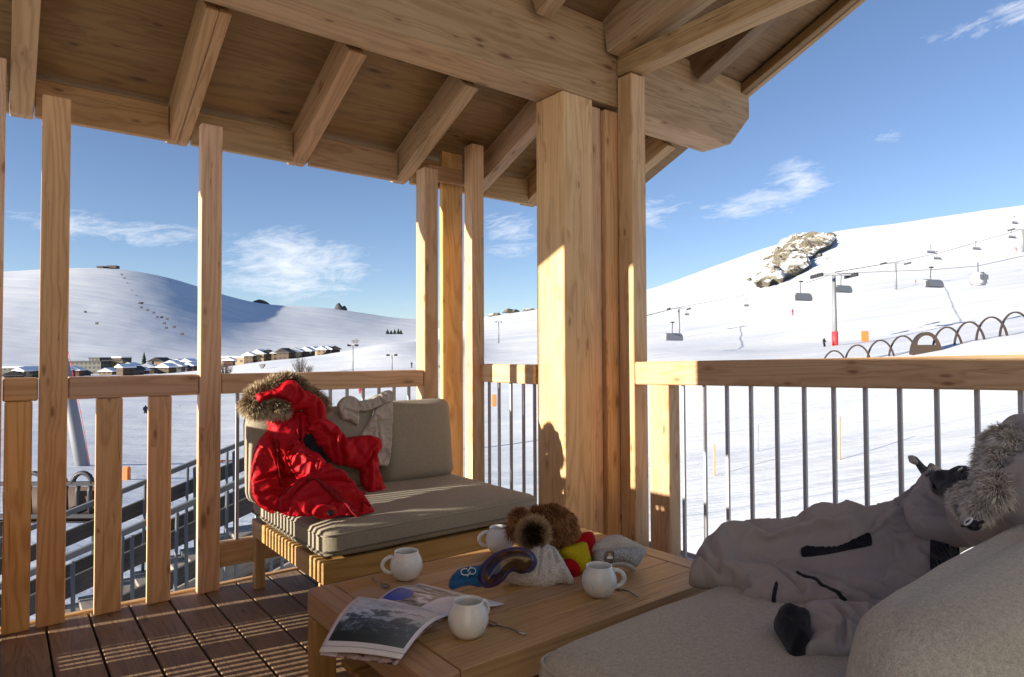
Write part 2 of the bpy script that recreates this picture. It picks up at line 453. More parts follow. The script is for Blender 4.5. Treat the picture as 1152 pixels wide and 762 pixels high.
class MB:
    """collects several shapes of ONE part"""
    def __init__(s): s.V, s.F = [], []
    def add(s, V, Fc):
        k = len(s.V); s.V += [Vector(v) for v in V]; s.F += [tuple(i+k for i in f) for f in Fc]; return s
    def box(s, a, b):
        (x0, y0, z0), (x1, y1, z1) = a, b
        V = [(x0, y0, z0), (x1, y0, z0), (x1, y1, z0), (x0, y1, z0), (x0, y0, z1), (x1, y0, z1), (x1, y1, z1), (x0, y1, z1)]
        return s.add(V, [(0, 3, 2, 1), (4, 5, 6, 7), (0, 1, 5, 4), (1, 2, 6, 5), (2, 3, 7, 6), (3, 0, 4, 7)])
    def tube(s, pts, r, n=8, closed=False): return s.add(*tube_geo(pts, r, n, closed))
    def obj(s, name, mat, parent=None, smooth=False, world=True):
        off = parent_world(parent) if (parent is not None and world) else Vector((0, 0, 0))
        return mesh_obj(name, [v-off for v in s.V], s.F, mat, parent, smooth)

def copy_thing(root, loc, label, group=None, rotz=None):
    r = root.copy(); COL.objects.link(r); r.location = loc; r['label'] = label
    if group: r['group'] = group
    if rotz is not None: r.rotation_euler = (0, 0, rotz)
    for ch in list(root.children):
        c = ch.copy(); COL.objects.link(c); c.parent = r
        for g in list(ch.children):
            d = g.copy(); COL.objects.link(d); d.parent = c
    return r

# ------------------------------------------------------------------ soft shapes
def smooth_poly(pts, res):
    P = [np.array(p, float) for p in pts]; out = []; n = len(P)
    for i in range(n):
        p0, p1, p2, p3 = P[i-1], P[i], P[(i+1) % n], P[(i+2) % n]
        k = max(2, int(np.linalg.norm(p2-p1)/res))
        for j in range(k):
            t = j/k
            q = .5*((2*p1)+(p2-p0)*t+(2*p0-5*p1+4*p2-p3)*t*t+(3*p1-p0-3*p2+p3)*t**3)
            q = .65*q + .35*(p1*(1-t)+p2*t)
            out.append(q)
    return np.array(out)

def seg_dist(pts, poly, closed=True):
    pts = np.asarray(pts); d = np.full(len(pts), 1e9)
    n = len(poly)
    for i in range(n if closed else n-1):
        a, b = poly[i], poly[(i+1) % n]; ab = b-a; L = max(ab@ab, 1e-12)
        t = np.clip(((pts-a)@ab)/L, 0, 1)
        d = np.minimum(d, np.linalg.norm(pts-(a+t[:, None]*ab), axis=1))
    return d

def inside(pts, poly):
    x, y = pts[:, 0], pts[:, 1]; r = np.zeros(len(pts), bool); n = len(poly); j = n-1
    for i in range(n):
        xi, yi = poly[i]; xj, yj = poly[j]
        c = ((yi > y) != (yj > y)) & (x < (xj-xi)*(y-yi)/(yj-yi+1e-15)+xi)
        r ^= c; j = i
    return r

def plane3(a, b, c):
    a, b, c = map(np.array, (a, b, c)); n = np.cross(b-a, c-a); n = n/np.linalg.norm(n)
    if np.dot(n, CP-a) < 0: n = -n
    return a, n

def cloth(name, outline, plane, thick, mat, parent=None, back=.02, width=None, folds=(), wr=.006, wscale=14., res=.011, lift=0., seed=0., aniso=(1., 1.), uv=False, gap=0., sag=None, crease=(), soft=False, rocky=0., wrinkle=0.):
    """a stuffed piece of cloth: an outline laid on a real plane, puffed to both sides, with creases"""
    p0, n = plane
    p0 = p0 + n*gap
    e1 = np.cross((0, 0, 1.), n); e1 = e1/np.linalg.norm(e1); e2 = np.cross(n, e1)
    def to2(px): q = on_plane(px[0], px[1], p0, n)-p0; return np.array([q@e1, q@e2])
    poly = smooth_poly([to2(p) for p in outline], res)
    lo, hi = poly.min(0), poly.max(0)
    gx, gy = np.meshgrid(np.arange(lo[0], hi[0], res), np.arange(lo[1], hi[1], res*.9))
    gx = gx + (np.arange(gx.shape[0]) % 2)[:, None]*res*.5
    g = np.stack([gx.ravel(), gy.ravel()], 1)
    g = g[inside(g, poly)]; d = seg_dist(g, poly); g = g[d > res*.55]
    P2 = np.vstack([poly, g]); nb = len(poly)
    vv, _, ff, *_ = delaunay_2d_cdt([Vector(p) for p in P2], [(i, (i+1) % nb) for i in range(nb)], [], 0, 1e-6)
    P2 = np.array([tuple(v) for v in vv])
    cen = np.array([P2[list(f)].mean(0) for f in ff]); keep = inside(cen, poly)
    ff = [f for f, k in zip(ff, keep) if k]
    d = seg_dist(P2, poly); w = width or .5*min(hi-lo)
    prof = np.sqrt(np.clip(1-(1-np.clip(d/w, 0, 1))**2, 0, 1))
    if soft: x_ = np.clip(d/w, 0, 1); prof = x_*x_*(3-2*x_)
    h = thick*prof
    if rocky:
        for k_, a_ in ((.045, 1.), (.11, .5), (.26, .22)):
            for i, p in enumerate(P2):
                q_ = Vector((p[0]*k_*.6+.5*noise.noise(Vector((p[0]*k_, p[1]*k_, 1.))), p[1]*k_*1.3, 2.+k_))
                ds, pt = noise.voronoi(q_)
                h[i] += rocky*a_*(noise.cell(pt[0]*17.3)-.45+.5*min(1, (ds[1]-ds[0])*2.5)*(noise.cell(pt[0]*5.1)))*min(1, d[i]/14)
    ed = np.clip(d/(.03), 0, 1)
    def ridge(k, o):
        q = np.array([noise.noise(Vector(((p[0]+.02*noise.noise(Vector((p[0]*30, p[1]*30, o))))*wscale*k*aniso[0]+seed+o, p[1]*wscale*k*aniso[1], seed*1.7+o))) for p in P2])
        return 2.4*np.abs(q)-.6
    wn = ridge(1., 0.)+.5*ridge(2.4, 3.1)+.22*ridge(5.5, 7.7)
    h = h + wr*wn*ed
    for ang, freq, amp in crease:
        dx, dy = math.cos(math.radians(ang)), math.sin(math.radians(ang))
        for i, p in enumerate(P2):
            t_ = (p[0]*dx+p[1]*dy)*freq + 1.9*noise.noise(Vector((p[0]*5+seed, p[1]*5, ang)))
            m_ = min(1, max(0, .5+1.4*noise.noise(Vector((p[0]*4.3, p[1]*4.3+seed, 4+ang)))))
            h[i] += amp*m_*ed[i]*(abs(math.sin(t_))**.7-.6)
    for fp, depth, fw in folds:
        fl = np.array([to2(p) for p in fp]); dd = seg_dist(P2, fl, False)
        h = h - depth*np.exp(-(dd/fw)**2)*ed + .45*depth*np.exp(-((dd-1.8*fw)/fw)**2)*ed
    h = np.where(d < 1e-5, 0, h)
    B = back*prof
    top = p0 + P2[:, :1]*e1 + P2[:, 1:]*e2 + (h+lift)[:, None]*n
    bot = p0 + P2[:, :1]*e1 + P2[:, 1:]*e2 - (B-lift)[:, None]*n
    if sag is not None: top, bot = sag(top), sag(bot)
    nv = len(P2); onb = d < 1e-5
    idx = np.where(onb, np.arange(nv), np.arange(nv)+nv)
    V = np.vstack([top, bot])
    F1 = []
    for f in ff:
        a, b, c = (P2[i] for i in f[:3])
        ccw = (b[0]-a[0])*(c[1]-a[1])-(b[1]-a[1])*(c[0]-a[0]) > 0
        f = tuple(f) if ccw else tuple(reversed(f))
        F1.append(f); F1.append(tuple(int(idx[i]) for i in reversed(f)))
    off = np.array(parent_world(parent)) if parent else np.zeros(3)
    me_uv = None
    if uv: me_uv = [((p[0]-lo[0])/(hi[0]-lo[0]), (p[1]-lo[1])/(hi[1]-lo[1])) for p in np.vstack([P2, P2])]
    ob = mesh_obj(name, V-off, F1, mat, parent, smooth=True, uvs=me_uv)
    INFO[ob.name] = (p0, n, e1, e2, P2, h+lift)
    if wrinkle: WRINKLE.append((ob, nv, onb, wrinkle, off))
    return ob
INFO = {}
WRINKLE, DEFER = [], []
def settle(frames=22):
    """let the slack cloth buckle: its rim and underside held, its upper layer a little too big"""
    sc_ = S
    for ob, nv, onb, grow, off in WRINKLE:
        vg = ob.vertex_groups.new(name='pin')
        vg.add([int(i) for i in range(nv) if onb[i]] + list(range(nv, len(ob.data.vertices))), 1.0, 'REPLACE')
        md = ob.modifiers.new('cloth', 'CLOTH'); st_ = md.settings
        st_.quality = 7; st_.mass = .25; st_.tension_stiffness = 25; st_.compression_stiffness = 25; st_.shear_stiffness = 8; st_.bending_stiffness = .12
        st_.tension_damping = 12; st_.compression_damping = 12; st_.shear_damping = 12; st_.air_damping = 2
        st_.shrink_min = -grow; st_.vertex_group_mass = 'pin'; st_.pin_stiffness = 5
        st_.effector_weights.gravity = .15
        md.collision_settings.use_collision = False; md.collision_settings.use_self_collision = False
        md.point_cache.frame_start = 1; md.point_cache.frame_end = frames+2
    for f in range(1, frames+1): sc_.frame_set(f)
    dg = bpy.context.evaluated_depsgraph_get()
    for ob, nv, onb, grow, off in WRINKLE:
        ev = ob.evaluated_get(dg)
        co = np.empty(len(ob.data.vertices)*3, dtype=np.float32); ev.data.vertices.foreach_get('co', co)
        co = co.reshape(-1, 3).astype(float)
        old = np.empty(len(co)*3, dtype=np.float32); ob.data.vertices.foreach_get('co', old); old = old.reshape(-1, 3)
        bad = ~np.isfinite(co).all(1) | (np.linalg.norm(co-old, axis=1) > .12)
        co[bad] = old[bad]
        p0, n, e1, e2, P2, H = INFO[ob.name]
        # keep the upper layer above the underside
        hh_ = (co[:nv]+off-p0)@n; low = hh_ < -.004
        co[:nv][low] -= np.outer(hh_[low]+.004, n)
        w_ = co[:nv]+off-p0
        INFO[ob.name] = (p0, n, e1, e2, np.stack([w_@e1, w_@e2], 1), w_@n)
        ob.modifiers.remove(ob.modifiers['cloth'])
        ob.data.vertices.foreach_set('co', co.astype(np.float32).ravel()); ob.data.update()
    sc_.frame_set(1)

def decal(*a, **k): DEFER.append((a, k))
def _decal(name, outline, base, mat, parent, off=.003, res=.005, puff=0., depth=.004):
    """a flat trim (zip, patch, badge) lying on the puffed surface of a cloth piece"""
    p0, n, e1, e2, P2, H = INFO[base.name]
    def hh(q):
        d = ((P2[None]-q[:, None])**2).sum(-1); i = np.argsort(d, 1)[:, :24]
        w_ = 1/(np.take_along_axis(d, i, 1)+1e-7); return (H[i]*w_).sum(1)/w_.sum(1)
    def to2(px):
        q = on_plane(px[0], px[1], p0+n*hc, n)-p0
        return np.array([q@e1, q@e2])
    hc = 0.; cx_, cy_ = np.mean(outline, 0)
    for _ in range(5):
        q = on_plane(cx_, cy_, p0+n*hc, n)-p0; hc = .5*hc+.5*hh(np.array([[q@e1, q@e2]]))[0]
    poly = smooth_poly([to2(p) for p in outline], res)
    lo, hi = poly.min(0), poly.max(0)
    gx, gy = np.meshgrid(np.arange(lo[0], hi[0], res), np.arange(lo[1], hi[1], res)); g = np.stack([gx.ravel(), gy.ravel()], 1)
    if len(g):
        g = g[inside(g, poly)]
        if len(g): g = g[seg_dist(g, poly) > res*.5]
    Q = np.vstack([poly, g]) if len(g) else poly; nb = len(poly)
    vv, _, ff, *_ = delaunay_2d_cdt([Vector(p) for p in Q], [(i, (i+1) % nb) for i in range(nb)], [], 0, 1e-6)
    Q = np.array([tuple(v) for v in vv]); cen = np.array([Q[list(f)].mean(0) for f in ff]); keep = inside(cen, poly)
    ff = [f for f, k in zip(ff, keep) if k]
    d_ = ((P2[None]-Q[:, None])**2).sum(-1); near = np.where(d_ < .011**2, H[None], -1.).max(1)
    H2 = np.maximum(hh(Q), near)
    for _ in range(3):
        dq = ((Q[None]-Q[:, None])**2).sum(-1); wq = np.exp(-dq/(.008**2)); H2 = np.maximum(H2*.5, (wq*H2[None]).sum(1)/wq.sum(1)*.5)+H2*.5
    H2 = np.maximum(H2, hh(Q))+off+.0015+puff*np.clip(seg_dist(Q, poly)/.01, 0, 1)**.5
    top = p0+Q[:, :1]*e1+Q[:, 1:]*e2+H2[:, None]*n; bot = top-n*(off+depth+.012)
    m = len(Q); F1 = []; cnt = {}
    for f in ff:
        a, b, c = (Q[i] for i in f[:3])
        f = tuple(f) if (b[0]-a[0])*(c[1]-a[1])-(b[1]-a[1])*(c[0]-a[0]) > 0 else tuple(reversed(f))
        F1.append(f); F1.append(tuple(i+m for i in reversed(f)))
        for i in range(len(f)): cnt[(f[i], f[(i+1) % len(f)])] = 1
    for (a, b) in list(cnt):
        if (b, a) not in cnt: F1.append((b, a, a+m, b+m))
    o_ = np.array(parent_world(parent)) if parent else np.zeros(3)
    return mesh_obj(name, np.vstack([top, bot])-o_, F1, mat, parent, smooth=False)

def fur(name, blobs, n, length, mat, parent, thick=.0016, droop=.25, seed=1, bias=None, core=.82, face=None):
    """blobs: (centre, radius) balls sharing one coat of hair strands"""
    rnd = np.random.RandomState(seed)
    V, Fc, A = [], [], []
    off = np.array(parent_world(parent)) if parent else np.zeros(3)
    tot = sum(r*r for _, r in blobs)
    for c, r in blobs:
        c = np.array(c, float)
        # solid core
        bm = bmesh.new(); bmesh.ops.create_icosphere(bm, subdivisions=2, radius=r*core)
        k = len(V)
        for v in bm.verts: V.append(np.array(v.co)+c); A.append(0.)
        bm.verts.index_update()
        for f in bm.faces: Fc.append(tuple(k+v.index for v in f.verts))
        bm.free()
        m = max(20, int(n*r*r/tot))
        for _ in range(m):
            d = rnd.normal(size=3); d /= np.linalg.norm(d)
            p = c+d*r*core*.97
            g = d + rnd.normal(size=3)*.35 + (np.array(bias) if bias is not None else 0)
            g /= np.linalg.norm(g)
            L = length*rnd.uniform(.6, 1.25)
            s = np.cross(g, rnd.normal(size=3)); s = s/np.linalg.norm(s)*thick*rnd.uniform(.7, 1.4)
            q = p+g*L*.55; t = p+g*L+np.array([0, 0, -droop*L])
            k = len(V)
            V += [p-s, p+s, q+s*.8, q-s*.8, t]
            if face is None: A += [.05, .05, .5, .5, 1.]
            else:
                fc = min(1., max(0., (d@face-.45)*2.2)); A += [.0+fc*.6, .0+fc*.6, .35+fc*.6, .35+fc*.6, .55+fc*.6]
            Fc += [(k, k+1, k+2, k+3), (k+3, k+2, k+4)]
    o = mesh_obj(name, np.array(V)-off, Fc, mat, parent)
    at = o.data.attributes.new('along', 'FLOAT', 'POINT')
    if len(at.data) == len(A): at.data.foreach_set('value', np.array(A, dtype=np.float32))
    return o

def lathe(profile, n=36):
    V, Fc = [], []
    for r, z in profile:
        for k in range(n): a = 2*PI*k/n; V.append((r*math.cos(a), r*math.sin(a), z))
    m = len(profile)
    for i in range(m-1):
        for k in range(n):
            Fc.append((i*n+k, i*n+(k+1) % n, (i+1)*n+(k+1) % n, (i+1)*n+k))
    Fc.append(tuple(range(n-1, -1, -1))); Fc.append(tuple(range((m-1)*n, m*n)))
    return V, Fc

def cushion(name, c, size, mat, parent, bulge=.03, corner=.06, sub=14, tilt=0., seed=0., power=.45, wr=.004, pipe=True):
    """soft box: superellipsoid-like slab with slack surface; size (x,y,z), rotated about X by tilt"""
    bm = bmesh.new(); bmesh.ops.create_cube(bm, size=2)
    bmesh.ops.subdivide_edges(bm, edges=bm.edges[:], cuts=sub, use_grid_fill=True)
    sx, sy, sz = (s/2 for s in size)
    for v in bm.verts:
        u = Vector(v.co)
        q = Vector((u.x*sx, u.y*sy, u.z*sz))
        # round the edges: pull back to an inset box and push out by the radius
        ins = Vector((max(-sx+corner, min(sx-corner, q.x)), max(-sy+corner, min(sy-corner, q.y)), max(-sz+corner, min(sz-corner, q.z))))
        dlt = q-ins
        if dlt.length > 1e-9: q = ins + dlt.normalized()*min(corner, max(abs(dlt.x), abs(dlt.y), abs(dlt.z)))
        ax = min(range(3), key=lambda i: (sx, sy, sz)[i])
        o1, o2 = [i for i in range(3) if i != ax]
        fall = max(0, (1-u[o1]**2))*max(0, (1-u[o2]**2))
        q[ax] += (1 if u[ax] > 0 else -1)*bulge*fall**power*(abs(u[ax]))
        nv = noise.noise(Vector((q.x*5+seed, q.y*5, q.z*5)))*wr + noise.noise(Vector((q.x*14+seed, q.y*14, q.z*14)))*wr*.4
        q[ax] += nv
        v.co = q
    m = Matrix.Translation(Vector(c)) @ Matrix.Rotation(tilt, 4, 'X')
    return bm_obj(name, bm, mat, parent, smooth=True, world=m)

# ================================================================== BALCONY
def prism(name, prof, width, p0, direction, mat, parent=None, bev=.004):
    """profile of (along, up) points in a vertical plane, extruded sideways by 'width'; p0 = world origin of the profile"""
    x = Vector(direction).normalized(); y = Vector((0, 0, 1)).cross(x).normalized(); z = x.cross(y)
    m = Matrix(((x.x, y.x, z.x, p0[0]), (x.y, y.y, z.y, p0[1]), (x.z, y.z, z.z, p0[2]), (0, 0, 0, 1)))
    bm = bmesh.new()
    vs = [bm.verts.new((a, -width/2, b)) for a, b in prof]
    f = bm.faces.new(vs)
    r = bmesh.ops.extrude_face_region(bm, geom=[f])
    for v in [g for g in r['geom'] if isinstance(g, bmesh.types.BMVert)]: v.co.y += width
    bmesh.ops.recalc_face_normals(bm, faces=bm.faces[:])
    if bev: bmesh.ops.bevel(bm, geom=[e for e in bm.edges if len(e.link_faces) == 2 and e.calc_face_angle() > .6], offset=bev, segments=1, affect='EDGES')
    return bm_obj(name, bm, mat, parent, world=m)

# ---- deck floor: one floor of boards laid towards the valley
dk = MB()
xs = .0085
for i in range(-3, 20):
    a = xs+i*.1514
    if a > 2.95: break
    dk.box((a+.004, -1.6, -.028), (a+.1514-.004, 3.385, -.0))
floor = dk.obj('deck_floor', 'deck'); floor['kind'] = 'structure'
# grain runs along Y: rotate the mesh data into a frame whose local X is world Y
R90 = Matrix.Rotation(PI/2, 4, 'Z')
floor.data.transform(R90.inverted()); floor.matrix_world = R90
bmm = bmesh.new(); bmm.from_mesh(floor.data)
bmesh.ops.bevel(bmm, geom=[e for e in bmm.edges if abs((e.verts[0].co-e.verts[1].co).x) > 1], offset=.003, segments=1, affect='EDGES')
bmm.to_mesh(floor.data); bmm.free()
sub = MB(); sub.box((-.5, -1.6, -.30), (2.95, 3.37, -.045))
o = sub.obj('deck_base', 'timber_shaded'); o['kind'] = 'structure'

# ---- valley railing (left): posts, planks, handrail and steel bars
rl = thing('balcony_railing', 'timber railing with tall posts and wide planks along the valley side behind the sofa', 'railing', (0, 3.31, 0))
box('post', -.06, .006, 3.30, 3.345, 0, 2.30, 'timber', rl, axis='z')
box('post', .126, .224, 3.31, 3.345, 0, 2.19, 'timber', rl, axis='z')
box('post', .734, .828, 3.31, 3.365, 0, 2.20, 'timber', rl, axis='z')
box('post', 1.936, 2.029, 3.31, 3.41, 0, 2.20, 'timber', rl, axis='z')
for a, b in ((.015, .106), (.327, .425), (.526, .618)):
    box('plank', a, b, 3.312, 3.352, 0, .921, 'timber', rl, axis='z')
for a, b in ((.008, .124), (.226, .732), (.83, 1.934)):
    box('handrail', a, b, 3.315, 3.405, .922, 1.016, 'timber', rl, axis='x', bev=.006)
box('bottom_rail', .83, 1.934, 3.325, 3.375, .10, .215, 'timber', rl, axis='x')
for i in range(11):
    x = .914+i*.0942
    box('baluster', x-.0075, x+.0075, 3.345, 3.36, .215, .922, 'steel', rl, axis='z', bev=.001)
box('edge_trim', -.3, 2.3, 3.375, 3.41, -.16, .008, 'timber', rl, axis='x')

# ---- railing pieces on the slope side
rs = thing('balcony_railing', 'short timber handrail with dark steel bars in the gap beside the thick column', 'railing', (2.40, 2.84, 0))
box('handrail', 2.36, 2.45, 2.835, 3.42, .935, 1.045, 'timber', rs, axis='y', bev=.006)
for y in (3.325, 3.223, 3.104, 2.986, 2.885):
    box('baluster', 2.40, 2.415, y-.0075, y+.0075, .06, .935, 'steel', rs, axis='z', bev=.001)
box('bottom_rail', 2.39, 2.43, 2.835, 3.42, .03, .06, 'steel', rs, axis='y', bev=.001)

rr = thing('balcony_railing', 'timber handrail over slim grey steel bars facing the ski slope', 'railing', (2.85, 2.48, 0))
bar('handrail', (2.85, 2.484, .995), (2.85, -.995, 1.065), .10, .126, 'timber', rr, bev=.007)
box('post', 2.803, 2.897, 2.25, 2.384, 0, .935, 'timber', rr, axis='z')
for i in range(24):
    y = 2.19-i*.1325
    box('baluster', 2.842, 2.858, y-.008, y+.008, .03, .95+(2.484-y)*.02, 'steel', rr, axis='z', bev=.001)
box('bottom_rail', 2.83, 2.87, -.995, 2.249, .012, .032, 'steel', rr, axis='y', bev=.001)

# ---- posts and columns
c = thing('timber_column', 'thick square timber column carrying the big roof beam, partly lit by the sun', 'column', (2.495, 2.715, 0))
box('shaft', 2.38, 2.608, 2.602, 2.83, 0, 2.532, 'timber', c, axis='z', bev=.006)
box('side_board', 2.611, 2.70, 2.63, 2.80, 0, 2.51, 'timber', c, axis='z')
box('side_board', 2.703, 2.915, 2.600, 2.80, 0, 2.50, 'timber', c, axis='z')
c = thing('timber_post', 'squared timber post right of the thick column, holding the end of the slope railing', 'post', (2.86, 2.54, 0))
box('shaft', 2.80, 2.918, 2.487, 2.596, 0, 2.70, 'timber', c, axis='z', bev=.005)
c = thing('timber_post', 'slim timber post at the balcony corner, its left side glowing in the sun', 'post', (2.345, 3.38, 0))
box('shaft', 2.30, 2.39, 3.35, 3.44, 0, 2.42, 'timber', c, axis='z')
c = thing('timber_post', 'shaded timber post standing just behind the corner between two lit posts', 'post', (2.26, 3.6, 0))
box('shaft', 2.195, 2.35, 3.53, 3.565, -.3, 2.45, 'timber', c, axis='z')

# ---- roof: big beam, rafters, boards, fascia
SL = .43
rf = thing('timber_roof', 'timber balcony roof of broad rafters and boards on one heavy beam', 'roof', (2.0, 2.7, 2.5))
def zb(y): return 2.515+SL*(2.83-y)
prism('purlin_beam', [(-1.2, 2.535), (3.93, 2.535), (4.165, 2.768), (4.165, 3.0), (-1.2, 3.0)], .228, (0, 2.715, 0), (1, 0, 0), 'timber_roof', rf, .006)
dirv = Vector((0, -1, SL)).normalized()
ca = 1/math.sqrt(1+SL*SL)
for x0, x1 in ((.02, .105), (.645, .693), (.695, .742), (1.26, 1.348), (1.905, 1.992), (2.47, 2.56), (2.93, 3.05), (3.55, 3.64), (-.60, -.51)):
    L = (3.69-2.832)/ca
    prof = [(0, .105), (.012, .05), (.04, .015), (.085, 0), (L-.07*0, 0), (L-.07, .165), (0, .165)]
    prism('rafter', prof, x1-x0, ((x0+x1)/2, 3.69, zb(3.69)), dirv, 'timber_roof', rf)
ym = (2.836+3.74)/2
nrm = Vector((0, SL, 1)).normalized()
k = .165*math.sqrt(1+SL*SL)
bar('roof_boards', (-1.2, ym, zb(ym)+k+.018), (4.0, ym, zb(ym)+k+.018), (3.74-2.836)/ca, .03, 'timber_shaded', rf, up=nrm)
segs = [-1.2, -.60, -.51, .02, .105, .645, .742, 1.26, 1.348, 1.905, 1.992, 2.47, 2.56, 2.93, 3.05, 3.55, 3.64, 3.98]
for i in range(0, len(segs), 2):
    a, b = segs[i], segs[i+1]
    box('fascia_board', a+.002, b-.002, 3.565, 3.60, 2.165, 2.335, 'timber_roof', rf, axis='x')
box('wall_plate', 2.05, 2.36, 3.455, 3.495, 2.18, 2.27, 'timber_roof', rf, axis='x')
# upper roof plane and its rafters over the seating side
def zu(y): return 3.03+SL*(2.6-y)
y0, y1 = 3.72, .62
ym = (y0+y1)/2
bar('roof_boards', (-1.3, ym, zu(ym)), (4.12, ym, zu(ym)), (y0-y1)/ca, .04, 'timber_shaded', rf, up=nrm)
bar('barge_board', (4.145, y0, zu(y0)-.03), (4.145, y1, zu(y1)-.03), .045, .15, 'timber_roof', rf)
bar('barge_board', (4.09, y0, zu(y0)-.075), (4.09, y1, zu(y1)-.075), .055, .06, 'timber_shaded', rf)
for x in (-.6, .1, .8, 1.5, 2.2):
    bar('rafter', (x, 2.58, zu(2.58)-.11), (x, y1+.1, zu(y1+.1)-.11), .10, .17, 'timber_roof', rf)
bar('rafter', (2.80, 2.598, 2.93), (2.80, .75, 2.93+.2*1.848), .21, .24, 'timber_roof', rf, bev=.006)
box('side_plate', 2.80, 2.92, -.995, 2.597, 2.712, 2.824, 'timber_roof', rf, axis='y', bev=.005)
bar('rafter', (3.55, 2.58, zu(2.58)-.11), (3.55, y1+.1, zu(y1+.1)-.11), .12, .17, 'timber_shaded', rf)

# ---- left end beyond the frame: slatted balustrade, and added boards that block sun
hb = thing('slatted_balustrade', 'balustrade of narrow upright wooden slats at the left end of the balcony', 'balustrade', (-.14, 2.8, 0))
mb = MB()
y = 2.45
while y < 3.29:
    if not (2.735 < y < 2.875): mb.box((-.152, y, .07), (-.132, y+.02, .95))
    y += .0405
mb.obj('slat_panel', 'timber', hb)
box('post', -.19, -.11, 2.755, 2.875, 0, .95, 'timber', hb, axis='z')
box('handrail', -.19, -.11, 2.435, 3.29, .952, 1.01, 'timber', hb, axis='y')
box('sun_block_board', -.185, -.16, 3.05, 3.29, .0, .43, 'timber', hb, axis='y')  # added unseen board, keeps sun stripes off the far strip of deck
box('bottom_rail', -.165, -.12, 2.435, 3.29, .03, .068, 'timber', hb, axis='y')
hw = thing('sun_block_wall', 'unseen timber boarding added at the left end of the balcony to block sun', 'wall', (-.25, 1.4, 0))
box('sun_block_panel', -.28, -.20, .45, 2.43, 0, 1.76, 'timber', hw, axis='y')  # added unseen, keeps the sun off the table and near sofa
box('upper_sun_block', -.22, -.17, 2.432, 2.665, 1.28, 1.95, 'timber', hw, axis='z')  # added unseen, puts the nearer part of the right handrail in shade
# pale sunlit wall with a glazed door, added behind the viewer as bounce fill
hf = thing('bounce_wall', 'unseen pale plastered wall with a glazed door, added behind the viewer to bounce sunlight', 'house', (1.0, -1.05, 0))
MBp = MB()
for x0_, x1_, z0_, z1_ in ((-2.2, .3, -.3, 3.2), (1.5, 3.6, -.3, 3.2), (.3, 1.5, 2.15, 3.2), (.3, 1.5, -.3, -.03)):
    MBp.box((x0_, -1.28, z0_), (x1_, -1.0, z1_))
MBp.obj('wall', 'plaster', hf)
for x0_, x1_ in ((.302, .37), (1.43, 1.498)): box('door_frame', x0_, x1_, -1.18, -1.08, -.02, 2.14, 'timber', hf, axis='z')
box('door_frame', .372, 1.428, -1.18, -1.08, 2.07, 2.14, 'timber', hf, axis='x')
box('door_pane', .372, 1.428, -1.14, -1.13, -.02, 2.068, 'glass_dark', hf, bev=0)

# ================================================================== FURNITURE
def sofa_frame(root, x0, x1, yf, yb, z0=.245, z1=.327):
    sgn = 1 if yb > yf else -1
    a, b = min(yf, yb), max(yf, yb)
    box('front_rail', x0, x1, yf if sgn > 0 else yf-.035, yf+.035 if sgn > 0 else yf, z0, z1, 'teak', root, axis='x')
    box('back_rail', x0, x1, yb-.035 if sgn > 0 else yb, yb if sgn > 0 else yb+.035, z0, z1, 'teak', root, axis='x')
    box('side_rail', x0, x0+.035, a+.037, b-.037, z0, z1, 'teak', root, axis='y')
    box('side_rail', x1-.035, x1, a+.037, b-.037, z0, z1, 'teak', root, axis='y')
    mb = MB()
    for i in range(8):
        y = a+.05+i*(b-a-.15)/7; mb.box((x0+.037, y, z1-.03), (x1-.037, y+.06, z1-.008))
    mb.obj('slat_base', 'teak', root)
    for x in (x0+.003, x1-.05):
        for y in (a+.002, b-.05): box('leg', x, x+.047, y, y+.048, 0, z0-.001, 'teak', root, axis='z')

s1 = thing('sofa', 'low teak sofa with taupe cushions against the valley railing, clothes draped over it', 'sofa', (1.48, 2.8, 0))
sofa_frame(s1, .955, 1.985, 2.382, 3.255)
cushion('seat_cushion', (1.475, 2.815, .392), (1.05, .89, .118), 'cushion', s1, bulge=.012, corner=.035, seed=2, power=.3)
def piping(cx, cy, z, lx, ly, rc, mat, root, rad=.0042):
    pts = []
    for sx_, sy_, a0_ in ((1, 1, 0), (-1, 1, .5), (-1, -1, 1.), (1, -1, 1.5)):
        for k in range(6):
            q = (a0_+.5*k/5)*PI
            pts.append((cx+sx_*(lx/2-rc)+rc*math.cos(q), cy+sy_*(ly/2-rc)+rc*math.sin(q), z+.0015*math.sin(9*q+cx)))
    tube('piping', pts, rad, mat, root, 6, closed=True)
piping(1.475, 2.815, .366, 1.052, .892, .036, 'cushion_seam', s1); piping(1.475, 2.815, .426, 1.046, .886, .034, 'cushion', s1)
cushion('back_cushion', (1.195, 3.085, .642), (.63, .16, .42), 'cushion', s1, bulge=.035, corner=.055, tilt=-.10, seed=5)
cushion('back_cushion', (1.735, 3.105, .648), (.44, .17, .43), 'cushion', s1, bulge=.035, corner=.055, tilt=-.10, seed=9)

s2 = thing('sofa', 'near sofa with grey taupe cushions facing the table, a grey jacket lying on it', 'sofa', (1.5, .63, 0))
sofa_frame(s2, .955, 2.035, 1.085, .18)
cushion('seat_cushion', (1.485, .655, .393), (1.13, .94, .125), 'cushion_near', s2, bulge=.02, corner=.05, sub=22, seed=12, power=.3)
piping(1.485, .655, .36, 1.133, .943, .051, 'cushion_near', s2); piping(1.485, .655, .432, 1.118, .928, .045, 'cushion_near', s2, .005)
cushion('back_cushion', (1.45, .335, .60), (1.16, .20, .36), 'cushion_near', s2, bulge=.05, corner=.095, sub=24, tilt=.16, seed=15)

